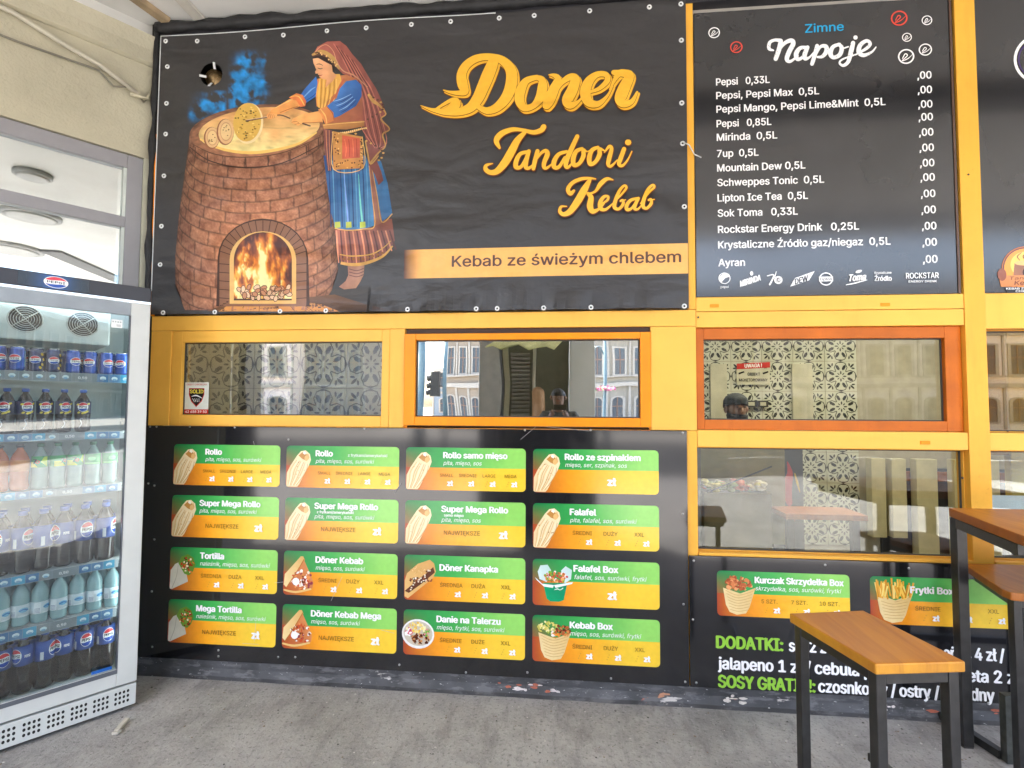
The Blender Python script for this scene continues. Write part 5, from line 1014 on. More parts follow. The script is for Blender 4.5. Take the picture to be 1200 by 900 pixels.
def globe(P, x, z, rx, rz, word=True):
    P.ell(x, z, rx*1.08, rz*1.08, WHITE, 24)
    top = [(x+rx*math.cos(a), z+rz*math.sin(a)) for a in [R(22+136*k/10) for k in range(11)]]; P.poly(top+[(x-rx*.5, z+rz*.28), (x, z+rz*.36), (x+rx*.5, z+rz*.44)], c(215, 40, 50))
    bot = [(x+rx*math.cos(a), z+rz*math.sin(a)) for a in [R(202+136*k/10) for k in range(11)]]; P.poly(bot+[(x+rx*.5, z-rz*.30), (x, z-rz*.38), (x-rx*.5, z-rz*.42)], c(20, 70, 170))
    if word: P.text('PEPSI', x-rx*.78, z-rz*.20, rz*.42, c(15, 15, 25), x1=x+rx*.78, bold=.04)
globe(Xp, -.385, HZ, .042, .026); Xp.build('logo_print', fridge)
# door
g = MB(); g.box(-.085, .0, -.012, .028, .14, 2.114); g.box(-fw, -fw+.03, -.012, .028, .14, 2.114); g.box(-fw+.0301, -.0851, -.010, .028, .14, .225); g.build('door_frame', wht, fridge, .004)
dfr = bpy.data.objects['door_frame']
g = MB(); g.box(-fw+.0301, -.0851, -.0105, .028, 2.046, 2.113); g.build('door_top_rail', mat('blue_grey_rail', (.30, .34, .38, 1), .35), dfr, .003)
g = MB(); g.box(-fw+.0301, -.0851, -.0125, -.0105, .206, .226); g.box(-.0885, -.0851, -.0125, .02, .227, 2.045); g.build('door_gasket', mat('gasket_grey', (.10, .11, .13, 1), .5), dfr)
g = MB(); g.box(-fw+.031, -.0888, .002, .006, .2265, 2.0455); g.build('glass_pane', glass_mat('fridge_pane', .07, gmax=.6, tint=(.93, .97, .97)), dfr)
g = MB(); g.box(-fw, .0, -.006, .029, .022, .128); g.build('vent_plate', wht, fridge, .003)
g = MB()
for gi in range(8):
    gx = -.035-gi*.085
    for i in range(4):
        for j in range(3):
            if gx-i*.017 < -fw+.02: continue
            g.add([(gx-i*.017+.0058*math.cos(k*.785), -.0065, .052+j*.024+.008*math.sin(k*.785)) for k in range(8)], [tuple(range(8))[::-1]])
hole = g.build('vent_holes', dark, fridge); hole['kind'] = 'stuff'
g = MB(); g.box(-fw+.05, -.03, .05, .35, .0, .049); g.build('base', metal_bk, fridge)
Xp = Print(y=-.0135); Xp.poly([(-.19, .237), (-.108, .237), (-.108, .253), (-.19, .253)], c(35, 95, 175)); Xp.build('blue_sticker', dfr)
Xp = Print(y=.0015); Xp.poly([(-.165, 1.975), (-.118, 1.975), (-.118, 2.018), (-.165, 2.018)], c(238, 240, 238)); Xp.text('8 8 8 8', -.160, 2.003, .006, BLK, x1=-.123, bold=.02); [Xp.poly([(-.143, 1.990-q*.006), (-.124, 1.990-q*.006), (-.124, 1.992-q*.006), (-.143, 1.992-q*.006)], c(90, 90, 95)) for q in range(2)]; Xp.build('paper_sticker', dfr)
# evaporator cover with two fans
g = MB(); g.box(-fw+.037, -.155, .075, fd-.038, 1.885, 2.09); ev = g.build('fan_cover', mat('cover_grey', (.52, .58, .57, 1), .45), fridge, .008)
for x in (-.268, -.482):
    g = MB(); g.tube([(x, .0748, 1.985), (x, .0742, 1.985)], .060, 28); g.build('fan_opening', mat('fan_dark', (.035, .035, .035, 1), .6), ev)
    g = MB()
    for r_ in (.062, .052, .042, .032, .022, .012):
        g.tube([(x+r_*math.cos(a), .071, 1.985+r_*math.sin(a)) for a in [6.2832*k/24 for k in range(25)]], .0014 if r_ < .06 else .003, 4, caps=False)
    for a in (.7, 2.27): g.tube([(x-.062*math.cos(a), .070, 1.985-.062*math.sin(a)), (x+.062*math.cos(a), .070, 1.985+.062*math.sin(a))], .0022, 4)
    g.build('fan_grille', mat('wire_grey', (.5, .52, .5, 1), .4), ev)
# shelves with price strips
SH = [(1.735, .045), (1.437, .038), (1.163, .038), (.770, .042), (.520, .046)]
blues = [c(60, 150, 185), c(70, 120, 160), c(50, 105, 150), c(120, 130, 135)]
for si, (z, hh) in enumerate(SH):
    g = MB()
    for q in range(13): g.tube([(-fw+.04, .075+q*.026, z-.004), (-.045, .075+q*.026, z-.004)], .0028, 5)
    for q in range(30): g.tube([(-fw+.045+q*.0205, .065, z-.0085), (-fw+.045+q*.0205, fd-.045, z-.0085)], .0016, 4, caps=False)
    sh = g.build('wire_shelf', mat('shelf_wire', (.62, .66, .66, 1), .35), fridge)
    g = MB(); g.box(-fw+.04, -.085 if si else -.05, .058, .0605, z-hh, z); st_ = g.build('price_strip', mat('strip_grey', (.35, .4, .42, 1), .4), sh)
    P_ = Print(y=.0575); x = -.10 if si else -.06; k = 0
    while x > -fw+.10:
        w_ = .048 if k != 3 else .10; colr = blues[3] if (k in (3, 4) or (si == 0 and k > 3)) else blues[(k+si) % 3]
        P_.poly([(x-w_, z-hh+.002), (x-.001, z-hh+.002), (x-.001, z-.001), (x-w_, z-.001)], colr, tuple(v*1.25 for v in colr[:3])+(1,)); 
        if k != 3: P_.ell(x-w_/2, z-hh/2, .013, .010, c(215, 235, 240), 12); P_.ell(x-w_/2, z-hh*.62, .009, .005, c(120, 170, 200), 8)
        else: P_.text('0,50', x-w_*.75, z-hh*.66, .012, WHITE, bold=.02)
        x -= w_; k += 1
    P_.build('price_tags', sh)
    g = MB(); g.tube([(-.082, .058, z-.008), (-.055, .05, z-.008), (-.055, .05, z+.012), (-.082, .058, z+.012)], .002, 5); g.tube([(-.085, .058, z-.02), (-.045, .058, z-.02)], .003, 5); g.build('shelf_clip', white_pl, sh)
g = MB(); [g.box(x, x+.012, .064, .074, .2, 1.88) for x in (-.058,)]; g.build('shelf_rail', inn, fridge)
# interior light tube (the cabinet is lit)
g = MB(); g.box(-fw+.05, -.05, .035, .055, 2.095, 2.108); g.build('light_tube', mat('led_tube', (.9, .95, 1, 1), .5, emit=(.95, 1, 1), estr=1.6), fridge)
g = MB(); g.box(-.050, -.042, .035, .050, .25, 2.05); g.build('light_tube', MATS['led_tube'], fridge)

# --- bottles and cans: one prototype of each kind, then copies
def wrap_print(P_, rr, step):
    me = bpy.data.meshes.new('label_print'); me.from_pydata(P_.v, [], P_.f); a = me.color_attributes.new('Col', 'FLOAT_COLOR', 'POINT'); a.data.foreach_set('color', [q for cc in P_.c for q in (*[min(.92, t*1.15) for t in cc[:3]], 1)])
    bm = bmesh.new(); bm.from_mesh(me)
    for q in range(-9, 10):
        bmesh.ops.bisect_plane(bm, geom=bm.verts[:]+bm.edges[:]+bm.faces[:], plane_co=(q*step+1e-5, 0, 0), plane_no=(1, 0, 0), dist=1e-7)
    for v in bm.verts: x, y, z = v.co; rad = rr-y*1.5; v.co = (rad*math.sin(x/rr), -rad*math.cos(x/rr), z)
    bm.to_mesh(me); bm.free(); me.materials.append(prt); return me
def bottle_meshes(kind, h, r, liquid, labelc, capc, zl0, zl1, logo=None, neck=.30):
    """body, label, cap (with print of its own) as meshes standing on z = 0"""
    s_ = h; pr = [(r*.60, 0), (r*.88, .004*s_/.2), (r*.97, s_*.05), (r, s_*.10), (r*.93, s_*.24), (r*.96, s_*.32), (r, s_*.40), (r, s_*.60), (r*.93, s_*.70), (r*.70, s_*.79), (r*.40, s_*.875), (r*.33, s_*.90), (r*.33, s_*.935)]
    body = MB(); n = 20; base = len(body.v); body.lathe(pr, n)
    for i, v in enumerate(body.v):  # petal foot
        if v[2] < s_*.12: a = math.atan2(v[1], v[0]); k = 1+.06*math.cos(5*a); body.v[i] = (v[0]*k, v[1]*k, v[2])
    cap = MB(); cap.lathe([(r*.43, s_*.925), (r*.44, s_*.995), (r*.36, s_)], 14)
    lab = MB(); lab.lathe([(r*1.012, s_*zl0), (r*1.016, s_*(zl0+zl1)/2), (r*1.012, s_*zl1)], n); 
    P_ = Print(y=0)
    if logo: logo(P_, r, s_, s_*zl0, s_*zl1)
    deco = None
    if P_.v:
        deco = wrap_print(P_, r*1.035, r*.17)
    bm_ = body.mesh('bottle_body'); bm_.materials.append(liquid); cm = cap.mesh('cap'); cm.materials.append(capc); lm = lab.mesh('label'); lm.materials.append(labelc)
    return [('bottle_body', bm_), ('label', lm), ('cap', cm)]+([('label_print', deco)] if deco else [])
def can_meshes(bodyc, logo):
    r, h = .030, .115; b_ = MB(); b_.lathe([(r*.78, 0), (r*.98, .008), (r, .014), (r, h-.016), (r*.86, h-.003)], 20); m1 = b_.mesh('can_body'); m1.materials.append(bodyc)
    t_ = MB(); t_.lathe([(r*.86, h-.003), (r*.88, h), (r*.80, h), (r*.78, h-.004)], 20); m2 = t_.mesh('lid'); m2.materials.append(chrome)
    P_ = Print(y=0); logo(P_, r, h, .02, .095); me = wrap_print(P_, r*1.02, r*.17)
    return [('can_body', m1), ('lid', m2), ('label_print', me)]
def put(name, parts_, s, dep, z, rot, label, cat, group):
    v = Vector((s, dep, z)); v.rotate(Matrix.Rotation(AW, 3, 'Z')); t = empty(name, Vector(FO)+v, AW+R(rot), label, cat, group, local=True)
    for nm, me in parts_: link(nm, me, t)
    return t
cola = mat('cola_liquid', (.018, .010, .008, 1), .08, var=.1, spec=.6); clearm = mat('clear_plastic', (.26, .36, .33, 1), .1, var=.2, spec=.6); waterm = mat('water_bottle', (.24, .40, .42, 1), .1, var=.15, spec=.6); orangel = mat('orange_drink', (.55, .13, .03, 1), .12, var=.1)
lab_blue = mat('blue_label', (.02, .08, .36, 1), .35, var=.1); lab_dark = mat('dark_label', (.03, .03, .08, 1), .35); lab_green = mat('green_label', (.02, .34, .08, 1), .35); lab_white = mat('pale_label', (.62, .72, .76, 1), .4); lab_org = mat('orange_label', (.72, .25, .04, 1), .4)
cap_blue = mat('blue_cap', (.02, .10, .42, 1), .35); cap_green = mat('green_cap', (.02, .14, .06, 1), .35); cap_black = mat('black_cap', (.02, .02, .02, 1), .35)
def lg_pepsi(P, r, h, z0, z1): zc = (z0+z1)/2; globe(P, 0, zc+.004, r*.62, (z1-z0)*.36); P.poly([(-r*1.5, z0+.006), (-r*1.15, z0+.006), (-r*1.15, z0+(z1-z0)*.5), (-r*1.5, z0+(z1-z0)*.5)], c(225, 230, 235)); P.text('PEPSI', r*.95, zc-.006, .012, WHITE, x1=r*1.5, bold=.04)
def lg_mango(P, r, h, z0, z1): zc = (z0+z1)/2; globe(P, 0, zc+.004, r*.62, (z1-z0)*.34); [P.ell(x, z0+(z1-z0)*q, .007, .005, c(240, 215, 70), 8, .4) for x, q in ((-r*.5, .12), (r*.55, .2), (.0, .08), (r*.7, .8), (-r*.65, .75), (r*.25, .12))]; P.stroke([(-r*.4, h*.10, .003), (-r*.1, h*.2, .004), (-r*.3, h*.3, .003), (.0, h*.32, .003)], c(190, 190, 200))
def lg_7(P, r, h, z0, z1): zc = (z0+z1)/2; P.poly([(-r*1.2, z0+.001), (r*.2, z0+.001), (-r*.5, zc), (-r*1.2, zc)], c(225, 225, 60)); P.poly([(r*.5, zc), (r*1.3, z0+.002), (r*1.3, z1-.002), (r*.9, z1-.002)], c(200, 225, 60)); P.ell(r*.15, zc, r*.26, r*.24, c(215, 50, 40), 14, hole=.5); P.text('7', -r*.42, zc-.009, .022, c(20, 60, 35), bold=.06)
def lg_green(P, r, h, z0, z1): P.poly([(-r*1.2, z0+.002), (r*1.2, z0+.002), (r*1.2, z0+.010), (-r*1.2, z0+.010)], c(150, 220, 150)); P.ell(0, (z0+z1)/2+.003, r*.5, .010, c(120, 215, 140), 14)
def lg_water(P, r, h, z0, z1): zc = (z0+z1)/2; P.poly([(-r*1.3, z0+.003), (-r*.5, z0+.003), (-r*.5, z1-.003), (-r*1.3, z1-.003)], c(240, 246, 248)); [P.poly([(-r*1.2, z0+.006+q*.006), (-r*.6, z0+.006+q*.006), (-r*.6, z0+.008+q*.006), (-r*1.2, z0+.008+q*.006)], c(70, 100, 150)) for q in range(4)]; P.ell(r*.3, zc+.003, r*.55, .011, c(120, 185, 220), 14); P.stroke([(-r*.2, zc, .003), (r*.3, zc+.006, .005), (r*.8, zc-.002, .003)], c(40, 110, 180)); P.poly([(-r*.3, z0+.002), (r*1.2, z0+.002), (r*1.2, z0+.007), (-r*.3, z0+.007)], c(235, 245, 248))
def lg_can(P, r, h, z0, z1): globe(P, 0, (z0+z1)/2, r*.78, r*.62); P.poly([(r*1.35, z0), (r*1.5, z0), (r*1.5, z1), (r*1.35, z1)], c(120, 180, 225))
def lg_canm(P, r, h, z0, z1): globe(P, -r*.1, (z0+z1)/2, r*.7, r*.56); [P.ell(r*x, q, .006, .008, c(240, 200, 60), 8, .5) for x, q in ((.9, .035), (.8, .085), (.6, .02), (1.1, .06))]
can_b = can_meshes(mat('blue_can', (.015, .07, .36, 1), .25, metal=.4), lg_can); can_m = can_meshes(mat('dark_can', (.03, .04, .12, 1), .25, metal=.4), lg_canm)
b_mango = bottle_meshes('m', .215, .033, cola, lab_dark, cap_blue, .42, .72, lg_mango)
b_7 = bottle_meshes('7', .222, .033, clearm, lab_green, cap_green, .48, .72, lg_7); b_g = bottle_meshes('g', .222, .033, clearm, lab_green, cap_green, .48, .72, lg_green)
b_o = bottle_meshes('o', .222, .036, orangel, lab_org, cap_black, .42, .66, None)
b_big = bottle_meshes('b', .295, .041, cola, lab_blue, cap_blue, .40, .74, lg_pepsi)
b_w = bottle_meshes('w', .215, .034, waterm, lab_white, cap_green, .22, .48, lg_water)
b_btm = bottle_meshes('c', .272, .038, cola, lab_blue, cap_blue, .50, .82, lg_pepsi)
G = {'can': 'drink cans on the top fridge shelf', 'm': 'dark cola bottles on the second fridge shelf', '7': 'clear soda bottles on the third fridge shelf', 'b': 'large cola bottles on the fourth fridge shelf', 'w': 'water bottles on the fifth fridge shelf', 'c': 'large cola bottles on the fridge floor'}
ORDN = ['nearest the door hinge', 'second from the hinge side', 'third from the hinge side', 'fourth from the hinge side', 'fifth from the hinge side', 'sixth from the hinge side', 'seventh from the hinge side', 'eighth from the hinge side', 'ninth from the hinge side']
def rowof(name, spots, dep, z, pick, desc, cat, grp, rots):
    for i, s in enumerate(spots): put(name, pick(i), s, dep+.006*((i*7) % 3-1), z, rots[i % len(rots)], desc(i)+' '+ORDN[i], cat, grp)
rowof('drink_can', [-.098, -.162, -.228, -.298, -.372, -.434, -.502, -.566, -.63], .10, 1.7355, lambda i: can_m if i in (4, 5, 8) else can_b, lambda i: ('dark blue can with yellow fruit on the top shelf,' if i in (4, 5, 8) else 'bright blue cola can on the top shelf,'), 'drink can', G['can'], (-25, 12, -18, 20, 5, -8))
rowof('cola_bottle', [-.250, -.323, -.393, -.466, -.530, -.60], .11, 1.4375, lambda i: b_mango, lambda i: 'small dark cola bottle with blue cap on the second shelf,', 'bottle', G['m'], (-6, 8, 0, 14, -20))
for i, (s, ml, d_) in enumerate([(-.130, b_g, 'clear bottle with plain green label'), (-.200, b_g, 'clear bottle with plain green label'), (-.271, b_7, 'clear bottle with green and yellow label'), (-.338, b_7, 'clear bottle with green and yellow label'), (-.402, b_7, 'clear bottle with green and yellow label'), (-.475, b_o, 'orange drink bottle with orange label'), (-.545, b_o, 'orange drink bottle with orange label'), (-.615, b_o, 'orange drink bottle with orange label')]):
    put('soda_bottle', ml, s, .11, 1.1635, (10, -15, 0, 40, -30)[i % 5], d_+' on the third shelf, '+ORDN[i], 'bottle', G['7'])
rowof('cola_bottle', [-.138, -.222, -.302, -.381, -.455, -.535, -.61], .11, .7705, lambda i: b_big, lambda i: 'large cola bottle with blue label on the fourth shelf,', 'bottle', G['b'], (60, 8, -60, 70, 35, -20))
rowof('water_bottle', [-.100, -.171, -.240, -.311, -.380, -.448, -.517, -.59], .11, .5205, lambda i: b_w, lambda i: 'small pale blue water bottle on the fifth shelf,', 'bottle', G['w'], (0, 20, -10, 8, 30))
rowof('cola_bottle', [-.112, -.200, -.278, -.353, -.428, -.505, -.59], .135, .1955, lambda i: b_btm, lambda i: 'tall cola bottle with blue label on the fridge floor,', 'bottle', G['c'], (8, 5, -60, 55, -50, 12))
for gi, (ml, z, sp, grp, nm, de) in enumerate(((can_b, 1.7355, [-.10, -.165, -.235, -.305, -.37, -.44, -.51, -.58], 'cans in the back row of the top shelf', 'drink_can', 'blue cola can half hidden in the back row of the top shelf'), (b_big, .7705, [-.12, -.20, -.28, -.36, -.44, -.52, -.60], 'back row of large cola bottles', 'cola_bottle', 'large cola bottle half hidden in the back row of the fourth shelf'), (b_w, .5205, [-.13, -.205, -.275, -.345, -.415, -.485, -.56], 'back row of water bottles', 'water_bottle', 'water bottle half hidden in the back row of the fifth shelf'), (b_btm, .1955, [-.15, -.235, -.32, -.40, -.48, -.56], 'back row of tall cola bottles', 'cola_bottle', 'tall cola bottle half hidden in the back row on the fridge floor'))):
    for i, s in enumerate(sp): put(nm, ml, s, .20 if gi else .17, z, (i*57) % 90-45, de, 'drink can' if gi == 0 else 'bottle', grp)

# ================================================================== BAR BENCHES AND TABLE
def wood_mat(name, c0, c1):
    m = mat(name, c0, .42, var=.05, spec=.3, coat=.08); N, L, b = nodes(m); tc = N.new('ShaderNodeTexCoord'); mp = N.new('ShaderNodeMapping'); mp.inputs['Scale'].default_value = (14, 1.2, 3)
    L.new(tc.outputs['Object'], mp.inputs[0]); n = N.new('ShaderNodeTexNoise'); n.inputs['Scale'].default_value = 2; n.inputs['Detail'].default_value = 8; n.inputs['Roughness'].default_value = .6; n.inputs['Distortion'].default_value = .6; L.new(mp.outputs[0], n.inputs['Vector'])
    cr = N.new('ShaderNodeValToRGB'); cr.color_ramp.elements[0].position = .3; cr.color_ramp.elements[0].color = c1; cr.color_ramp.elements[1].position = .68; cr.color_ramp.elements[1].color = c0; L.new(n.outputs[0], cr.inputs[0]); L.new(cr.outputs[0], b.inputs['Base Color'])
    bp = N.new('ShaderNodeBump'); bp.inputs['Distance'].default_value = .001; bp.inputs['Strength'].default_value = .4; L.new(n.outputs[0], bp.inputs['Height']); L.new(bp.outputs[0], b.inputs['Normal']); return m
woodA = wood_mat('varnished_wood', (.50, .19, .016, 1), (.36, .115, .010, 1)); woodE = wood_mat('varnished_end_grain', (.62, .29, .025, 1), (.42, .17, .018, 1)); woodT = wood_mat('red_brown_wood', (.40, .13, .018, 1), (.26, .075, .012, 1))
def slab_seat(name, P4, z1, th, m, parent, rnd=.0, edge=None):
    """seat board from its four top corners (back-left, back-right, front-right, front-left)"""
    pts = []
    for i, p in enumerate(P4):
        if rnd and i in (3,):
            a, b_ = Vector(P4[i-1]), Vector(P4[(i+1) % 4]); p = Vector(p); da = (a-p).normalized()*rnd; db = (b_-p).normalized()*rnd
            pts += [p+da, p+da*.3+db*.3*.6, p+db]
        else: pts.append(Vector(p))
    n = len(pts); g = MB(); g.add([(p.x, p.y, z1) for p in pts]+[(p.x, p.y, z1-th) for p in pts], [tuple(range(n))[::-1]]); g.f = []; g.mi = []; g.sm = []
    g.f.append(tuple(range(n))); g.f.append(tuple(range(n, 2*n))[::-1]); g.mi += [0, 0]; g.sm += [False]*2
    for k in range(n): g.f.append((k, n+k, n+(k+1) % n, (k+1) % n)); g.mi.append(1 if edge else 0); g.sm.append(False)
    return g.build(name, [m, edge] if edge else m, parent, .005)
def legset(t, P4, zt, sec, inset, m=metal_bk, skip=()):
    cen = sum((Vector(p) for p in P4), Vector((0, 0)))/4; ax = (Vector(P4[1])-Vector(P4[0])).normalized(); up = (ax.x, ax.y, 0); feet = []
    for i, p in enumerate(P4):
        ds = (Vector(P4[(i+1) % 4])-Vector(p)).normalized()+(Vector(P4[i-1])-Vector(p)).normalized(); q = Vector(p)+ds*inset
        feet.append(q)
        if i in skip: continue
        g = MB(); g.bar((q.x, q.y, .006), (q.x, q.y, zt), sec, sec, up=up); g.build('leg', m, t, .003)
        g = MB(); g.bar((q.x, q.y, 0.0), (q.x, q.y, .0055), sec*.9, sec*.9, up=up); g.build('foot_cap', mat('rubber_foot', (.03, .03, .03, 1), .7), t)
    for i in range(4):
        a, b_ = feet[i], feet[(i+1) % 4]; d = (b_-a).normalized()*sec*.5; g = MB(); g.bar((a.x+d.x, a.y+d.y, zt-sec/2), (b_.x-d.x, b_.y-d.y, zt-sec/2), sec*.9, sec*.94); g.build('apron_rail', m, t, .002)
    return feet
B1 = [(.867, -.822), (1.165, -.762), (1.245, -1.156), (.957, -1.202)]
t = empty('bar_bench', (1.06, -.98, 0), label='varnished wooden bar bench on black square legs in front, overlapping the SOSY GRATIS text', cat='bench', group='wooden bar benches')
slab_seat('seat', B1, .80, .034, woodA, t, edge=woodE); ft = legset(t, B1, .764, .034, .028, skip=(1,))
def fillet(t, a, b_, z, sec, nm='foot_rail'): g = MB(); g.bar((a[0], a[1], z), (b_[0], b_[1], z), sec, sec); g.build(nm, metal_bk, t, .002)
g = MB(); g.bar((1.185, -.735, .006), (1.185, -.735, .262), .03, .03); g.build('foot_frame_post', metal_bk, t, .002); fillet(t, (1.187, -.75), (1.235, -1.02), .247, .03); fillet(t, (1.187, -.75), (1.235, -1.02), .022, .03, 'floor_rail')
B2 = [(2.024, -.066), (2.40, -.055), (2.27, -.50), (1.888, -.501)]
t = empty('bar_bench', (2.14, -.28, 0), label='varnished wooden bar bench with rounded corner below the tall table at the right edge', cat='bench', group='wooden bar benches')
slab_seat('seat', B2, .80, .034, woodA, t, rnd=.05, edge=woodT); legset(t, B2, .765, .034, .045, skip=(0,))
TB = [(1.872, -.202), (2.65, -.19), (2.52, -.78), (1.743, -.765)]
t = empty('bar_table', (2.2, -.5, 0), label='tall bar table with reddish wooden top and thick black steel legs at the right', cat='table')
slab_seat('table_top', TB, 1.10, .042, woodA, t, edge=woodT); legset(t, TB, 1.057, .046, .028, skip=(3,))
def lowframe(t):
    g = MB(); g.bar((1.995, -.335, .004), (1.995, -.335, .30), .036, .036, up=(0, 1, 0)); g.build('foot_frame_post', mat('worn_steel', (.05, .055, .05, 1), .35, var=.5, vscale=30), t, .002)
    g = MB(); g.bar((2.014, -.335, .282), (2.5, -.33, .282), .036, .036); g.build('foot_frame_rail', MATS['worn_steel'], t, .002)
    g = MB(); g.bar((1.93, -.02, .022), (1.985, -.316, .022), .036, .036); g.build('floor_rail', metal_bk, t, .002)
lowframe(t)
# grit, butts and a few pale flecks lying on the pavement
g = MB(); rd = random.Random(11)
for q in range(420):
    x, y = rd.uniform(-2.6, 2.8), -.06-abs(rd.gauss(0, .7)); r_ = rd.uniform(.002, .0065)
    g.add([(x+r_*math.cos(a)*rd.uniform(.6, 1.3), y+r_*math.sin(a)*rd.uniform(.6, 1.3), .001) for a in (0, 1.3, 2.6, 3.9, 5.2)]+[(x, y, r_*.8)], [(0, 1, 5), (1, 2, 5), (2, 3, 5), (3, 4, 5), (4, 0, 5)], q % 3)
tag(g.build('grit', [mat('grit_dark', (.06, .055, .05, 1), .8), mat('grit_pale', (.5, .48, .44, 1), .8), mat('grit_brown', (.2, .15, .1, 1), .8)]), 'scattered grit and pale flecks on the concrete pavement', 'grit', kind='stuff')
# debris on the pavement by the fridge
g = MB(); g.bar((-2.118, -.548, .012), (-2.142, -.462, .016), .02, .012); g.bar((-2.13, -.55, .006), (-2.098, -.553, .012), .022, .010); tag(g.build('litter_scrap', mat('scrap_card', (.5, .47, .4, 1), .7)), 'crumpled pale scrap lying on the pavement by the fridge corner', 'litter')

# ================================================================== ROOM BEHIND THE FRONT
def sheet(name, m, *boxes, **kw): g = MB(); [g.box(*b_) for b_ in boxes]; o = g.build(name, m); return tag(o, kind='structure')
sheet('interior_floor', mat('interior_floor_tile', (.14, .13, .12, 1), .4), (-2.6, 5.0, .31, 5, .0, .02))
sheet('interior_ceiling', mat('interior_ceiling_paint', (.5, .48, .42, 1), .8), (-2.6, 5.0, .31, 5, 2.75, 2.8))
iw = sheet('interior_wall', mat('interior_plaster', (.42, .38, .28, 1), .8), (-2.6, 5.0, 3.0, 3.1, .02, 2.75)); iwn = sheet('partition_wall', mat('grout_grey', (.32, .31, .27, 1), .8), (-2.55, -.98, .445, .50, .02, 2.75))
WORLD[iw.name] = None; WORLD[iwn.name] = None
sheet('passage_wall', mat('passage_dark', (.12, .12, .11, 1), .7), (-.97, 1.0, .9, .95, .02, 2.75), (.96, 1.0, .951, 3.0, .02, 2.75))
# ornamental tile: one mesh, copied tile by tile
TS = .33
def tile_mesh(nm, ccol):
    g = MB(); s_ = TS-.006; g.box(0.003, TS-.003, -.008, 0, .003, TS-.003, 0); y = -.0086
    def blob(cx, cy, a, l, w_): g.add([(cx+l*math.cos(k)*math.cos(a)-w_*math.sin(k)*math.sin(a), y, cy+l*math.cos(k)*math.sin(a)+w_*math.sin(k)*math.cos(a)) for k in [6.2832*q/6 for q in range(6)]], [tuple(range(6))[::-1]], 1)
    def ringa(cx, cy, r, a0, a1, w_): n = 6; pts = [(cx+rr*math.cos(a0+(a1-a0)*k/n), y+.0002, cy+rr*math.sin(a0+(a1-a0)*k/n)) for rr in (r, r-w_) for k in range(n+1)]; g.add(pts, [(k, k+1, n+2+k, n+1+k) for k in range(n)], 2)
    C = TS/2
    for a in range(4):
        th = a*math.pi/2; 
        for sg in (-1, 1): blob(C+.095*math.cos(th)+sg*.032*math.cos(th+1.57), C+.095*math.sin(th)+sg*.032*math.sin(th+1.57), th+sg*.5, .034, .017)
        ringa(C+.095*math.cos(th), C+.095*math.sin(th), .070, th-2.3, th+2.3, .009)
        blob(C+.040*math.cos(th), C+.040*math.sin(th), th, .020, .008); th2 = th+math.pi/4; blob(C+.035*math.cos(th2), C+.035*math.sin(th2), th2, .016, .006)
        kx, ky = C+.135*math.sqrt(2)*math.cos(th2)*.86, C+.135*math.sqrt(2)*math.sin(th2)*.86; blob(kx, ky, th2, .030, .011); blob(kx+.03*math.cos(th2+2), ky+.03*math.sin(th2+2), th2+.9, .020, .009); blob(kx+.03*math.cos(th2-2), ky+.03*math.sin(th2-2), th2-.9, .020, .009)
        blob(C+.152*math.cos(th), C+.152*math.sin(th), th+1.57, .03, .006)
    me = g.mesh('tile'); me.materials.append(ccol); me.materials.append(mat('tile_dark_glaze', (.02, .022, .018, 1), .25)); me.materials.append(mat('tile_line_glaze', (.07, .07, .05, 1), .25)); return me
tm = tile_mesh('tile', mat('tile_cream_glaze', (.62, .62, .50, 1), .22, var=.05))
def tiles(parent, ox, oz, y, x0, x1, z0, z1, skip=None):
    i0, i1, j0, j1 = math.ceil((x0-ox)/TS-.01), math.floor((x1-ox)/TS+.01), math.ceil((z0-oz)/TS-.01), math.floor((z1-oz)/TS+.01)
    for i in range(i0, i1):
        for j in range(j0, j1):
            if skip and skip(ox+i*TS+TS/2, oz+j*TS+TS/2): continue
            o = link('tile', tm, parent); o.location = (ox+i*TS, y, oz+j*TS)
tiles(iwn, -2.419-TS, 1.694-2*TS, .444, -2.75, -1.0, 1.03, 2.7)
tiles(iw, 1.885, 1.764-6*TS, 2.999, 1.22, 3.22+.05, .1, 2.75)
# unseen glowing panels added to brighten the room behind the glass
for x, y in ((-1.8, .36), (2.0, 1.6), (3.6, 1.8), (-.2, .7)):
    t = empty('added_fill_panel', (x, y, 2.749), label='added glowing fill panel on the shop ceiling at x %.1f' % x, cat='fill panel', group='added fill panels inside the shop')
    t['label'] = {-1.8: 'added narrow glowing panel to brighten the near tiled partition', 2.0: 'added glowing panel to brighten the far tiled wall and counter', 3.6: 'added glowing panel farthest right inside the shop', -.2: 'added glowing panel over the dark passage'}[x]
    ww = .04 if x == -1.8 else .3; g = MB(); g.box(x-.4, x+.4, y-ww, y+ww, 2.72, 2.749); g.build('diffuser', mat('fill_panel_glow' if ww > .1 else 'fill_strip_glow', (.9, .9, .85, 1), .5, emit=(1, .90, .70), estr=2.6 if ww > .1 else 9.0), t)
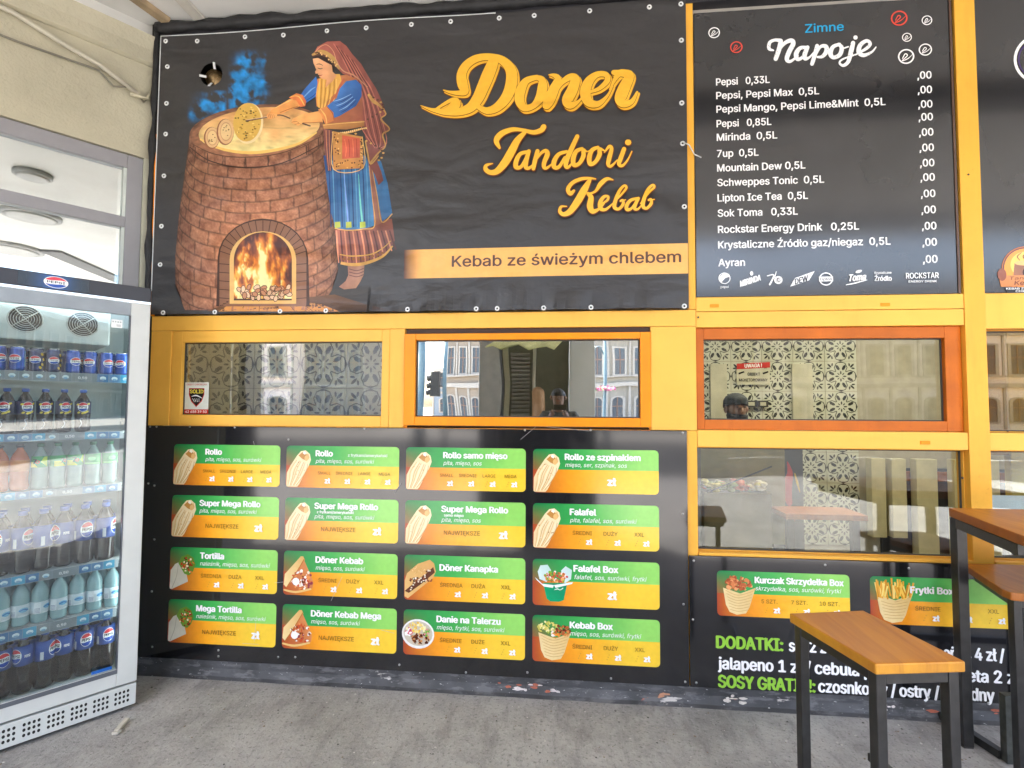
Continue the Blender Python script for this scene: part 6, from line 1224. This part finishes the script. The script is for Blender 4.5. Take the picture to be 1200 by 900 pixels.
# boards and doors on the far wall
def thing_box(name, label, cat, m, *boxes, group=None): g = MB(); [g.box(*b_) for b_ in boxes]; return tag(g.build(name, m, None, .004), label, cat, group)
pb = mat('pale_board', (.55, .52, .38, 1), .5)
thing_box('wall_board', 'plain beige board on the tiled wall above the man', 'board', pb, (1.655, 1.835, 2.96, 2.985, .02, 2.065))
thing_box('wall_board', 'plain beige board on the tiled wall right of the warning sign', 'board', pb, (2.521, 2.735, 2.96, 2.985, 1.40, 2.065))
t = empty('warning_sign', (2.11, 2.95, 1.83), label='beige notice with red band reading UWAGA ! on the tiled wall', cat='sign')
g = MB(); g.box(1.935, 2.287, 2.955, 2.965, 1.835, 2.015); g.build('plate', pb, t)
Xp = Print(y=2.95); Xp.poly([(1.935, 2.005), (2.287, 2.022), (2.287, 2.084), (1.935, 2.066)], c(205, 45, 35)); Xp.text('UWAGA !', 2.02, 2.022, .038, WHITE, x1=2.2, bold=.03, rise=.04); Xp.text('OBIEKT', 2.05, 1.935, .032, BLK, x1=2.18, bold=.02); Xp.text('MONITOROWANY', 1.96, 1.872, .030, BLK, x1=2.26, bold=.02)
for x in (1.98, 2.235): Xp.poly([(x-.03, 1.965), (x+.03, 1.985), (x+.035, 1.97), (x-.02, 1.948)], BLK)
Xp.build('lettering', t)
t = empty('led_sign', (2.10, 2.94, 1.60), label='small dark boxed wall sockets beside the man in the cap', cat='socket')
g = MB(); g.box(2.02, 2.135, 2.93, 2.965, 1.59, 1.66); g.box(2.145, 2.255, 2.93, 2.965, 1.59, 1.66); g.build('frame', metal_bk, t)
g = MB(); g.box(2.045, 2.11, 2.925, 2.9299, 1.605, 1.645); g.box(2.17, 2.23, 2.925, 2.9299, 1.605, 1.645); g.build('socket_plate', pb, t); t.name = 'wall_socket'; WORLD['wall_socket'] = WORLD.get('led_sign')
# counter with steel front, dark column, cream pillars, inside table
t = empty('steel_counter', (1.6, 1.4, .02), label='olive-tan stainless steel counter with glass food display', cat='counter')
g = MB(); g.box(1.10, 1.60, 1.2, 1.9, .02, .93); g.build('steel_front', mat('counter_steel', (.20, .17, .09, 1), .35, metal=.4, var=.25, vscale=3), t, .004)
g = MB(); g.add([(1.12, 1.19, .925), (1.60, 1.19, 1.13), (1.60, 1.19, 1.142), (1.12, 1.19, .937)], [(0, 1, 2, 3)]); g.build('glass_edge', metal_bk, t)
g = MB(); rd = random.Random(4)
for q in range(150):
    x = rd.uniform(1.12, 1.57); y_ = rd.uniform(1.22, 1.37); r_ = rd.uniform(.015, .035); zz = .94+.05*noise.noise(Vector((x*9, y_*9, 0)))+rd.uniform(0, .05)
    g.lathe([(r_*.4, -r_*.5), (r_, 0), (r_*.6, r_*.5)], 7, (x, y_, zz), min(3, int((x-1.1)/.12)) if rd.random() < .7 else q % 4)
g.build('food_trays', [mat('salad_yellow', (.6, .5, .12, 1), .6), mat('salad_green', (.25, .3, .08, 1), .6), mat('tomato_red', (.6, .12, .04, 1), .5), mat('tray_cream', (.55, .48, .3, 1), .5)], t)
g = MB(); g.box(1.02, 1.78, 1.40, 1.43, .5, 1.44); g.build('back_shelf', mat('shelf_olive', (.28, .24, .1, 1), .6), t)
thing_box('column', 'dark grey column between counter and tiled wall inside', 'column', mat('column_dark', (.06, .065, .07, 1), .5), (1.883, 2.143, 1.9, 2.2, .02, 1.30))
Xp = Print(y=1.898, tf=lambda a, b_: (a-.17, b_+.12)); Xp.stroke([(2.19, .62, .05), (2.17, .75, .09), (2.20, .88, .05), (2.18, .98, .01)], c(200, 60, 60)); Xp.stroke([(2.10, .60, .02), (2.12, .50, .04), (2.17, .42, .01)], c(235, 200, 80)); Xp.stroke([(2.19, .58, .03), (2.21, .48, .05), (2.20, .40, .01)], c(200, 60, 60)); Xp.stroke([(2.24, .88, .01), (2.26, .80, .02), (2.28, .72, .01)], c(235, 200, 90)); Xp.ell(2.09, 1.19, .035, .035, c(200, 130, 90), 12); Xp.stroke([(2.2, 1.16, .012), (2.25, 1.2, .014), (2.23, 1.24, .01)], c(215, 215, 210))
Xp.build('column_poster', bpy.data.objects['column'])
t = empty('inside_table', (2.4, 2.3, .02), label='brown wooden table with black legs seen through the lower window', cat='table')
g = MB(); g.add([(2.0, 1.75, .80), (2.32, 1.75, .71), (3.0, 2.6, .74), (2.35, 2.6, .80)], [(0, 1, 2, 3)]); 
g = MB(); g.box(1.66, 2.23, 1.10, 1.42, .76, .80); g.build('table_top', woodT, t, .003)
for x in (1.69, 2.15): g = MB(); g.box(x, x+.05, 1.15, 1.20, .02, .76); g.build('leg', metal_bk, t)
crm = mat('cream_paint', (.62, .56, .34, 1), .5)
for i, (x0_, x1_, lb) in enumerate(((3.22, 3.36, 'narrow cream post at the end of the tiled wall'), (3.42, 3.56, 'second cream post beside the narrow one'), (3.66, 3.86, 'wide cream post in front of the brown rail'), (4.02, 4.45, 'widest cream panel at the right inside the shop'))):
    thing_box('cream_post', lb, 'post', crm, (x0_, x1_, 2.80, 2.90, .02 if i > 1 else .25, 1.06), group='cream posts inside the shop')
thing_box('wooden_rail', 'brown wooden rail behind the cream posts', 'rail', woodT, (3.4, 4.9, 2.92, 2.96, .82, .92)); thing_box('dark_cabinet', 'dark cabinet beyond the cream posts inside', 'cabinet', mat('cabinet_dark', (.05, .05, .06, 1), .5), (3.4, 4.95, 2.965, 2.995, .02, .95))
thing_box('yellow_partition', 'olive-yellow partition with brown edge behind the far right upper window', 'partition', mat('olive_yellow', (.45, .34, .08, 1), .6), (2.72, 4.9, .5, .55, .9, 2.7)); thing_box('brown_partition', 'brown upright board behind the far right upper window', 'partition', mat('brown_upright', (.28, .16, .05, 1), .6), (2.45, 2.715, .5, .55, 1.3, 2.7))
# white notice behind the lower right window
t = empty('white_notice', (2.62, .35, .85), label='white notice sheet with black mark behind the lower right window', cat='notice')
g = MB(); g.box(2.40, 2.85, .35, .355, .88, 1.08); g.build('sheet', mat('paper_white', (.7, .76, .78, 1), .6), t)

# ================================================================== PEOPLE
def person(label, loc, rz, joints, skin, shirt, trousers, hair, extra=None):
    """joints: name -> (x, y, z, radius); one skinned surface per layer"""
    t = empty('person', loc, rz, label, 'person', local=True)
    def skinned(nm, chain, grow, m, only=None, sub=2):
        names = []; [names.append(q) for e in chain for q in e if q not in names]
        me = bpy.data.meshes.new(nm); me.from_pydata([joints[q][:3] for q in names], [(names.index(a), names.index(b_)) for a, b_ in chain], [])
        o = link(nm, me, t, m); md = o.modifiers.new('skin', 'SKIN'); md.use_smooth_shade = True
        for i, q in enumerate(names): r_ = joints[q][3]+grow; me.skin_vertices[0].data[i].radius = (r_*(1.35 if q in ('chest', 'waist', 'pelvis', 'shoulders') else 1), r_) if False else (r_, r_)
        me.skin_vertices[0].data[0].use_root = True; sub = 3 if nm == 'body' else sub
        s = o.modifiers.new('sub', 'SUBSURF'); s.levels = sub; s.render_levels = sub; return o
    E_ = [('pelvis', 'waist'), ('waist', 'chest'), ('chest', 'neck'), ('neck', 'head0'), ('head0', 'head1'), ('head1', 'head2')]
    for s_ in 'LR':
        E_ += [('chest', 'sh'+s_), ('sh'+s_, 'el'+s_), ('el'+s_, 'wr'+s_), ('wr'+s_, 'pa'+s_), ('pelvis', 'hip'+s_), ('hip'+s_, 'kn'+s_), ('kn'+s_, 'an'+s_), ('an'+s_, 'to'+s_)]
        for f in 'abcde': E_ += [('pa'+s_, f+'1'+s_), (f+'1'+s_, f+'2'+s_)]
    skinned('body', E_, 0, skin)
    skinned('shirt', [('pelvis', 'waist'), ('waist', 'chest')]+[e for s_ in 'LR' for e in (('chest', 'sh'+s_), ('sh'+s_, 'el'+s_), ('el'+s_, 'cuff'+s_))]+[('chest', 'collar')], .014, shirt)
    skinned('trousers', [('pelvis', 'hip'+s_) for s_ in 'LR']+[e for s_ in 'LR' for e in (('hip'+s_, 'kn'+s_), ('kn'+s_, 'hem'+s_))], .014, trousers)
    # head details on the body surface
    hx, hy, hz = joints['head1'][:3]
    g = MB(); g.lathe([(.02, -.02), (.016, .0), (.008, .02)], 8, (hx, hy-.098, hz-.005)); g.v = [(x, y, z) for x, y, z in g.v]; g.build('nose', skin, t)
    for sx in (-1, 1):
        g = MB(); g.lathe([(.001, -.006), (.011, 0), (.001, .006)], 8, (hx+sx*.032, hy-.086, hz+.022)); g.build('eye', mat('eye_dark', (.03, .025, .02, 1), .2), t)
        g = MB(); g.lathe([(.008, -.03), (.02, 0), (.01, .03)], 8, (hx+sx*.088, hy+.005, hz+.0)); g.build('ear', skin, t)
        g = MB(); g.bar((hx+sx*.014, hy-.094, hz+.045), (hx+sx*.052, hy-.082, hz+.042), .01, .006); g.build('eyebrow', hair, t)
    g = MB(); g.bar((hx-.025, hy-.092, hz-.045), (hx+.025, hy-.092, hz-.045), .01, .008); g.build('mouth', mat('lips', (.3, .12, .09, 1), .5), t)
    return t
def J(h, armL, armR, handL, handR, hd=0):
    j = {'pelvis': (0, 0, .53*h, .125), 'waist': (0, .0, .62*h, .125), 'chest': (0, 0, .74*h, .135), 'neck': (0, 0, .84*h, .055), 'head0': (0, -.01, .885*h, .066), 'head1': (0, -.01, .93*h, .088), 'head2': (0, 0, .962*h, .078), 'collar': (0, 0, .825*h, .06)}
    for s_, sg, arm, hand in (('L', -1, armL, handL), ('R', 1, armR, handR)):
        j['sh'+s_] = (sg*.19, 0, .80*h, .062); j['el'+s_] = (*arm, .044); j['wr'+s_] = (*hand, .027); e, w_ = Vector(arm), Vector(hand); d = (w_-e).normalized(); j['cuff'+s_] = (*(w_-d*.03), .034)
        pa = w_+d*.05; j['pa'+s_] = (*pa, .030); side = Vector((0, 0, 1)).cross(d).normalized() if abs(d.z) < .9 else Vector((1, 0, 0)); upv = side.cross(d)*-1
        for k, f in enumerate('abcd'):
            o_ = upv*(.027-.018*k); b1 = pa+o_+d*(.045+.006*(1 if k in (1, 2) else 0)); b2 = b1+d*.028-side*sg*(-.018); j[f+'1'+s_] = (*b1, .0095); j[f+'2'+s_] = (*b2, .008)
        b1 = pa-d*.005+upv*.042-side*sg*.01; j['e1'+s_] = (*b1, .011); j['e2'+s_] = (*(b1+d*.03+upv*.01), .009)
        j['hip'+s_] = (sg*.095, 0, .49*h, .092); j['kn'+s_] = (sg*.10, -.01, .28*h, .056); j['hem'+s_] = (sg*.105, .0, .06*h, .05); j['an'+s_] = (sg*.105, .01, .045*h, .042); j['to'+s_] = (sg*.115, -.13, .02*h, .033)
    return j
sk1 = mat('skin_brown', (.15, .08, .05, 1), .5, var=.05); sk2 = mat('skin_tan', (.34, .19, .12, 1), .5, var=.05); hairm = mat('black_hair', (.012, .01, .01, 1), .5)
# the photographer, seen only as a reflection; faces the shop (+Y): turned by 180 degrees
h1 = 1.83; jt = J(h1, (-.30, -.10, 1.16), (.30, -.10, 1.16), (-.11, -.30, 1.44), (.11, -.30, 1.44))
ph = person('person in dark jacket holding up a phone, mirrored in the middle window', (-.02, -3.32, 0), math.pi, jt, sk1, mat('dark_jacket', (.05, .055, .05, 1), .7, bump=.05, bscale=30), mat('dark_trousers', (.04, .04, .05, 1), .8), hairm)
def cap_hair(t, m, hx, hy, hz, r, fr=.03, nm='hair', flat=1.0, low=-.02):
    g = MB(); vs = []; n = 18; rows_ = 7
    for j in range(rows_+1):
        ph_ = math.pi/2*(1-j/rows_)
        for k in range(n):
            a = 6.2832*k/n; back = max(0, math.sin(a)); dz = low-back*.05 if j == rows_ else 0
            rr = r*math.cos(ph_)*(1+.05*noise.noise(Vector((k*.7, j*.9, 1)))); vs.append((hx+rr*math.cos(a)*.92, hy+rr*math.sin(a)*1.08, hz+r*math.sin(ph_)*flat+dz))
    g.add(vs, [(j*n+k, j*n+(k+1) % n, (j+1)*n+(k+1) % n, (j+1)*n+k) for j in range(rows_) for k in range(n)], 0, True); return g.build(nm, m, t)
cap_hair(ph, hairm, 0, .014, .942*h1, .101, low=.0)
phn = empty('phone', (0, -2.93, 1.58), label='black phone held up by the photographer', cat='phone')
g = MB(); g.box(-.072, .072, -2.945, -2.937, 1.541, 1.607); g.build('case', metal_bk, phn, .003)
g = MB(); g.box(-.066, .066, -2.9465, -2.9455, 1.545, 1.603); g.build('screen', mat('phone_glass', (.02, .02, .025, 1), .1), phn)
# the man inside, with cap and beard
h2 = 1.66; jt = J(h2, (-.27, .0, 1.04), (.27, .0, 1.04), (-.25, -.08, .82), (.25, -.08, .82))
mn = person('bearded man in a dark cap standing inside behind the right window', (1.475, 1.60, .02), R(8), jt, sk2, mat('beige_shirt', (.42, .38, .28, 1), .8), mat('dark_trousers', (.04, .04, .05, 1), .8), hairm)
cap_hair(mn, mat('dark_cap', (.035, .04, .04, 1), .8), 0, .0, .965*h2, .106, nm='cap', flat=.8, low=-.01)
g = MB(); n = 12; vs = []
for j, (rr, z) in enumerate(((.086, -.02), (.096, -.05), (.088, -.085), (.055, -.118), (.02, -.13))):
    for k in range(n): a = math.pi+math.pi*k/(n-1); vs.append((rr*math.cos(a)*.92, -.012+rr*math.sin(a)*1.12, .93*h2+z-(.02*abs(math.sin(a)) if j == 0 else 0)))
g.add(vs, [(j*n+k, j*n+k+1, (j+1)*n+k+1, (j+1)*n+k) for j in range(4) for k in range(n-1)], 0, True); g.build('beard', hairm, mn)
# every part keeps a real name only; drop helper orphans
for me in list(bpy.data.meshes):
    if me.users == 0: bpy.data.meshes.remove(me)
